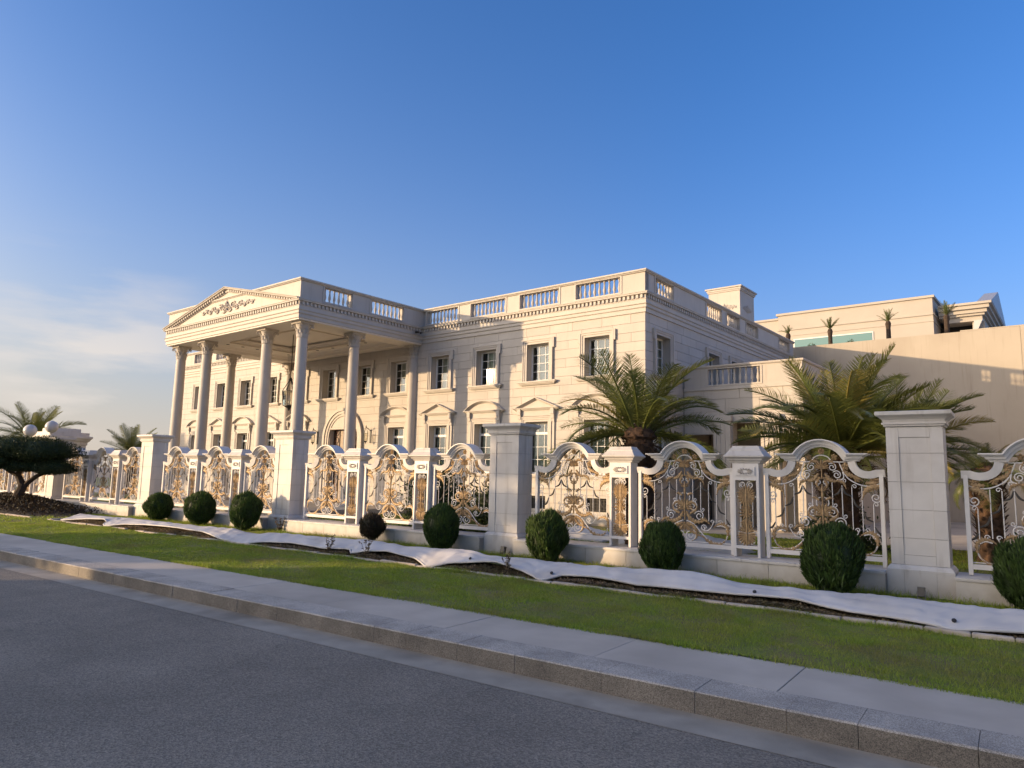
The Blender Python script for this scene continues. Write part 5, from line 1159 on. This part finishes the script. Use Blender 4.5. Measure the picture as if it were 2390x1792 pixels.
st.tube([T3(-.1, 0, 1.05), T3(-.5, .1, 1.2), T3(-.9, .1, 1.45)], lambda t: .09-.04*t, 6); st.tube([T3(-.1, 0, 1.3), T3(.3, .2, 1.6), T3(.7, .2, 1.9)], lambda t: .08-.04*t, 6)
obj('trunk', st, MT['bark'], root)
def pad(c, sx, sy, sz, n, seed):
    g = np.random.default_rng(seed); P = g.normal(size=(n, 3)); P /= np.linalg.norm(P, axis=1, keepdims=True); P[:, 2] = np.where(P[:, 2] < 0, P[:, 2]*.55, P[:, 2])
    r = (1+.08*np.sin(P[:, :1]*6+seed)+.07*np.sin(P[:, 1:2]*7)) * g.uniform(.84, 1.10, (n, 1)); B = P*r
    b = B[:, :1]*np.array(rx)*sx+B[:, 1:2]*np.array(ry)*sy+np.array([0, 0, 1.])*B[:, 2:]*sz+np.array(T3(*c)); d = P+g.normal(0, .5, (n, 3)); d[:, 2] += .3; d /= np.linalg.norm(d, axis=1, keepdims=True)
    me = leaves(b-d*.05, b+d*.06, .022, MT['pine'], 'foliage_pad'); o = obj('foliage_pad', me, None, root)
    co = MB(); k0 = len(co.v)
    co.lathe([(.02, -.5)]+[(.86*cos(t), .86*sin(t)*(.55 if t < 0 else 1)) for t in np.linspace(-1.3, 1.3, 8)]+[(.02, .86)], 16)
    co.v = [tuple(rx*x_*sx+ry*y_*sy+Vector((0, 0, z_*sz))+Vector(T3(*c))) for x_, y_, z_ in co.v]; obj('inner_growth', co, MT['pine'], o)
pad((.62, 0, 2.0), 1.55, .95, .60, 13000, 1); pad((-.35, -.1, 2.15), 1.1, .85, .5, 6000, 5); pad((-1.1, -.25, 1.62), 1.1, .85, .55, 8000, 2); pad((1.3, -.05, 1.36), .82, .65, .42, 5000, 3); pad((.25, -.1, 1.40), .8, .6, .34, 4000, 4); pad((-1.9, 0, 1.95), 1.0, .8, .5, 5000, 6)

# ------------------------------------------------------------------ shrubs and covered beds inside the garden
def bush(name, x, y, rx_, ry_, h, n, leaf, mat, label, cat='bush', group=None, up=.3):
    root = empty(name, (x, y, .24)); tag(root, label, cat, group); C = rng.normal(size=(60, 3)); C /= np.linalg.norm(C, axis=1, keepdims=True); C[:, 2] = np.abs(C[:, 2]); C *= rng.uniform(.4, .92, (60, 1))*np.array([rx_, ry_, h])
    b = np.repeat(C, n//60, 0)+rng.normal(0, .13, ((n//60)*60, 3))*np.array([rx_, ry_, h*.7]); b[:, 2] = np.clip(b[:, 2], .02, None); d = rng.normal(size=b.shape); d[:, 2] += up; d /= np.linalg.norm(d, axis=1, keepdims=True)
    obj('foliage', leaves(b, b+d*leaf, leaf*.4, mat, 'foliage'), None, root); st = MB()
    for k in range(6): a = k*1.05; st.tube([(0, 0, -.05), (rx_*.3*cos(a), ry_*.3*sin(a), h*.4), (rx_*.6*cos(a), ry_*.6*sin(a), h*.75)], lambda t: .03-.02*t, 4)
    obj('stem', st, MT['bark'], root)
bush('garden_bush', -14.3, 16.3, 1.7, .9, 2.1, 9000, .13, MT['bush'], 'dark leafy bush behind the fence panel left of the half sunlit pillar', group='bushes behind the fence')
bush('garden_bush', -12.2, 16.0, 1.0, .7, 1.9, 5000, .12, MT['bush'], 'smaller dark bush behind the fence right beside the half sunlit pillar', group='bushes behind the fence')
bush('feathery_shrub', -14.35, 15.9, .55, .5, 2.5, 2600, .20, MT['rosem'], 'pale feathery tuft showing over the fence between two arched panels', up=2.2)
bush('garden_bush', -4.2, 22.0, 1.0, .8, 1.5, 4000, .14, MT['bush'], 'low dark bush at the foot of the big feathery palm', group='bushes behind the fence')
bush('garden_bush', 1.2, 20.0, 1.2, .8, 2.2, 6000, .14, MT['bush'], 'dark bush behind the fence at the far right', group='bushes behind the fence')
cv = MB(); NX = 40
def covered(x, y, lx, ly, h, rz, label):
    X, Y = np.meshgrid(np.linspace(-1, 1, 41), np.linspace(-1, 1, 15)); Z = h*(1-np.abs(Y)**2.4)*(1-np.abs(X)**8)*(.85+.15*np.sin(X*7)*np.cos(Y*3))+.012*np.sin(X*31+Y*9)
    v = np.stack([X.ravel()*lx, Y.ravel()*ly, Z.ravel()], 1); i = np.arange(41*15).reshape(15, 41); f = np.stack([i[:-1, :-1].ravel(), i[:-1, 1:].ravel(), i[1:, 1:].ravel(), i[1:, :-1].ravel()], 1)
    me = npmesh('covered_bed', v, f, MT['tarp']); me.polygons.foreach_set('use_smooth', [True]*len(me.polygons)); o = obj('covered_bed', me, None, None, (x, y, .25), (0, 0, rz)); s_ = o.modifiers.new('thick', 'SOLIDIFY'); s_.thickness = .008; tag(o, label, 'cloth', 'covered beds in the garden')
covered(-7.6, 18.6, 1.9, .6, .42, -.04, 'white covered bed on the garden lawn behind the shrub with yellowish top'); covered(-11.2, 19.0, 1.4, .6, .40, -.05, 'white covered bed on the garden lawn right of the half sunlit pillar')
# ------------------------------------------------------------------ far left: gate pier, globe lamps, distant roofs
gp = empty('gate_pier', (-47.5, 19.0, 0), .05); tag(gp, 'distant white gate pier with a heavy cornice beside the cloud pruned tree', 'gate pier')
obj('shaft', MB().box(-1.0, 1.0, -1, 1, .1, 3.35), MT['fence'], gp); obj('cornice', MB().sq([(1.0, 3.351), (1.05, 3.40), (1.05, 3.55), (1.12, 3.6), (1.2, 3.75), (1.25, 3.78), (1.25, 3.9), (1.1, 3.92), (1.1, 4.12), (.75, 4.13), (.75, 4.35), (.1, 4.37)]), MT['fence'], gp)
for (x_, y_, z_, r_, lb) in ((-44.5, 16.2, 4.0, .34, 'left white globe lamp above the cloud pruned tree'), (-43.2, 16.75, 4.22, .33, 'right white globe lamp beside the distant gate pier'), (-36.3, 18.5, 3.05, .20, 'small white globe lamp peeping over the fence beside the sunlit pillar by the small palm')):
    g_ = empty('globe_lamp', (x_, y_, .2)); tag(g_, lb, 'lamp', 'globe lamps'); obj('post', MB().lathe([(.12, 0), (.06, .3), (.05, z_-.6), (.09, z_-.55), (.09, z_-.2-r_)], 10), MT['wmetal'], g_)
    obj('globe', MB().lathe([(.02, -r_)]+[(r_*cos(t), r_*sin(t)) for t in np.linspace(-1.4, 1.4, 12)]+[(.02, r_)], 18), MT['globe'], g_, (0, 0, z_-.2), smooth=True)
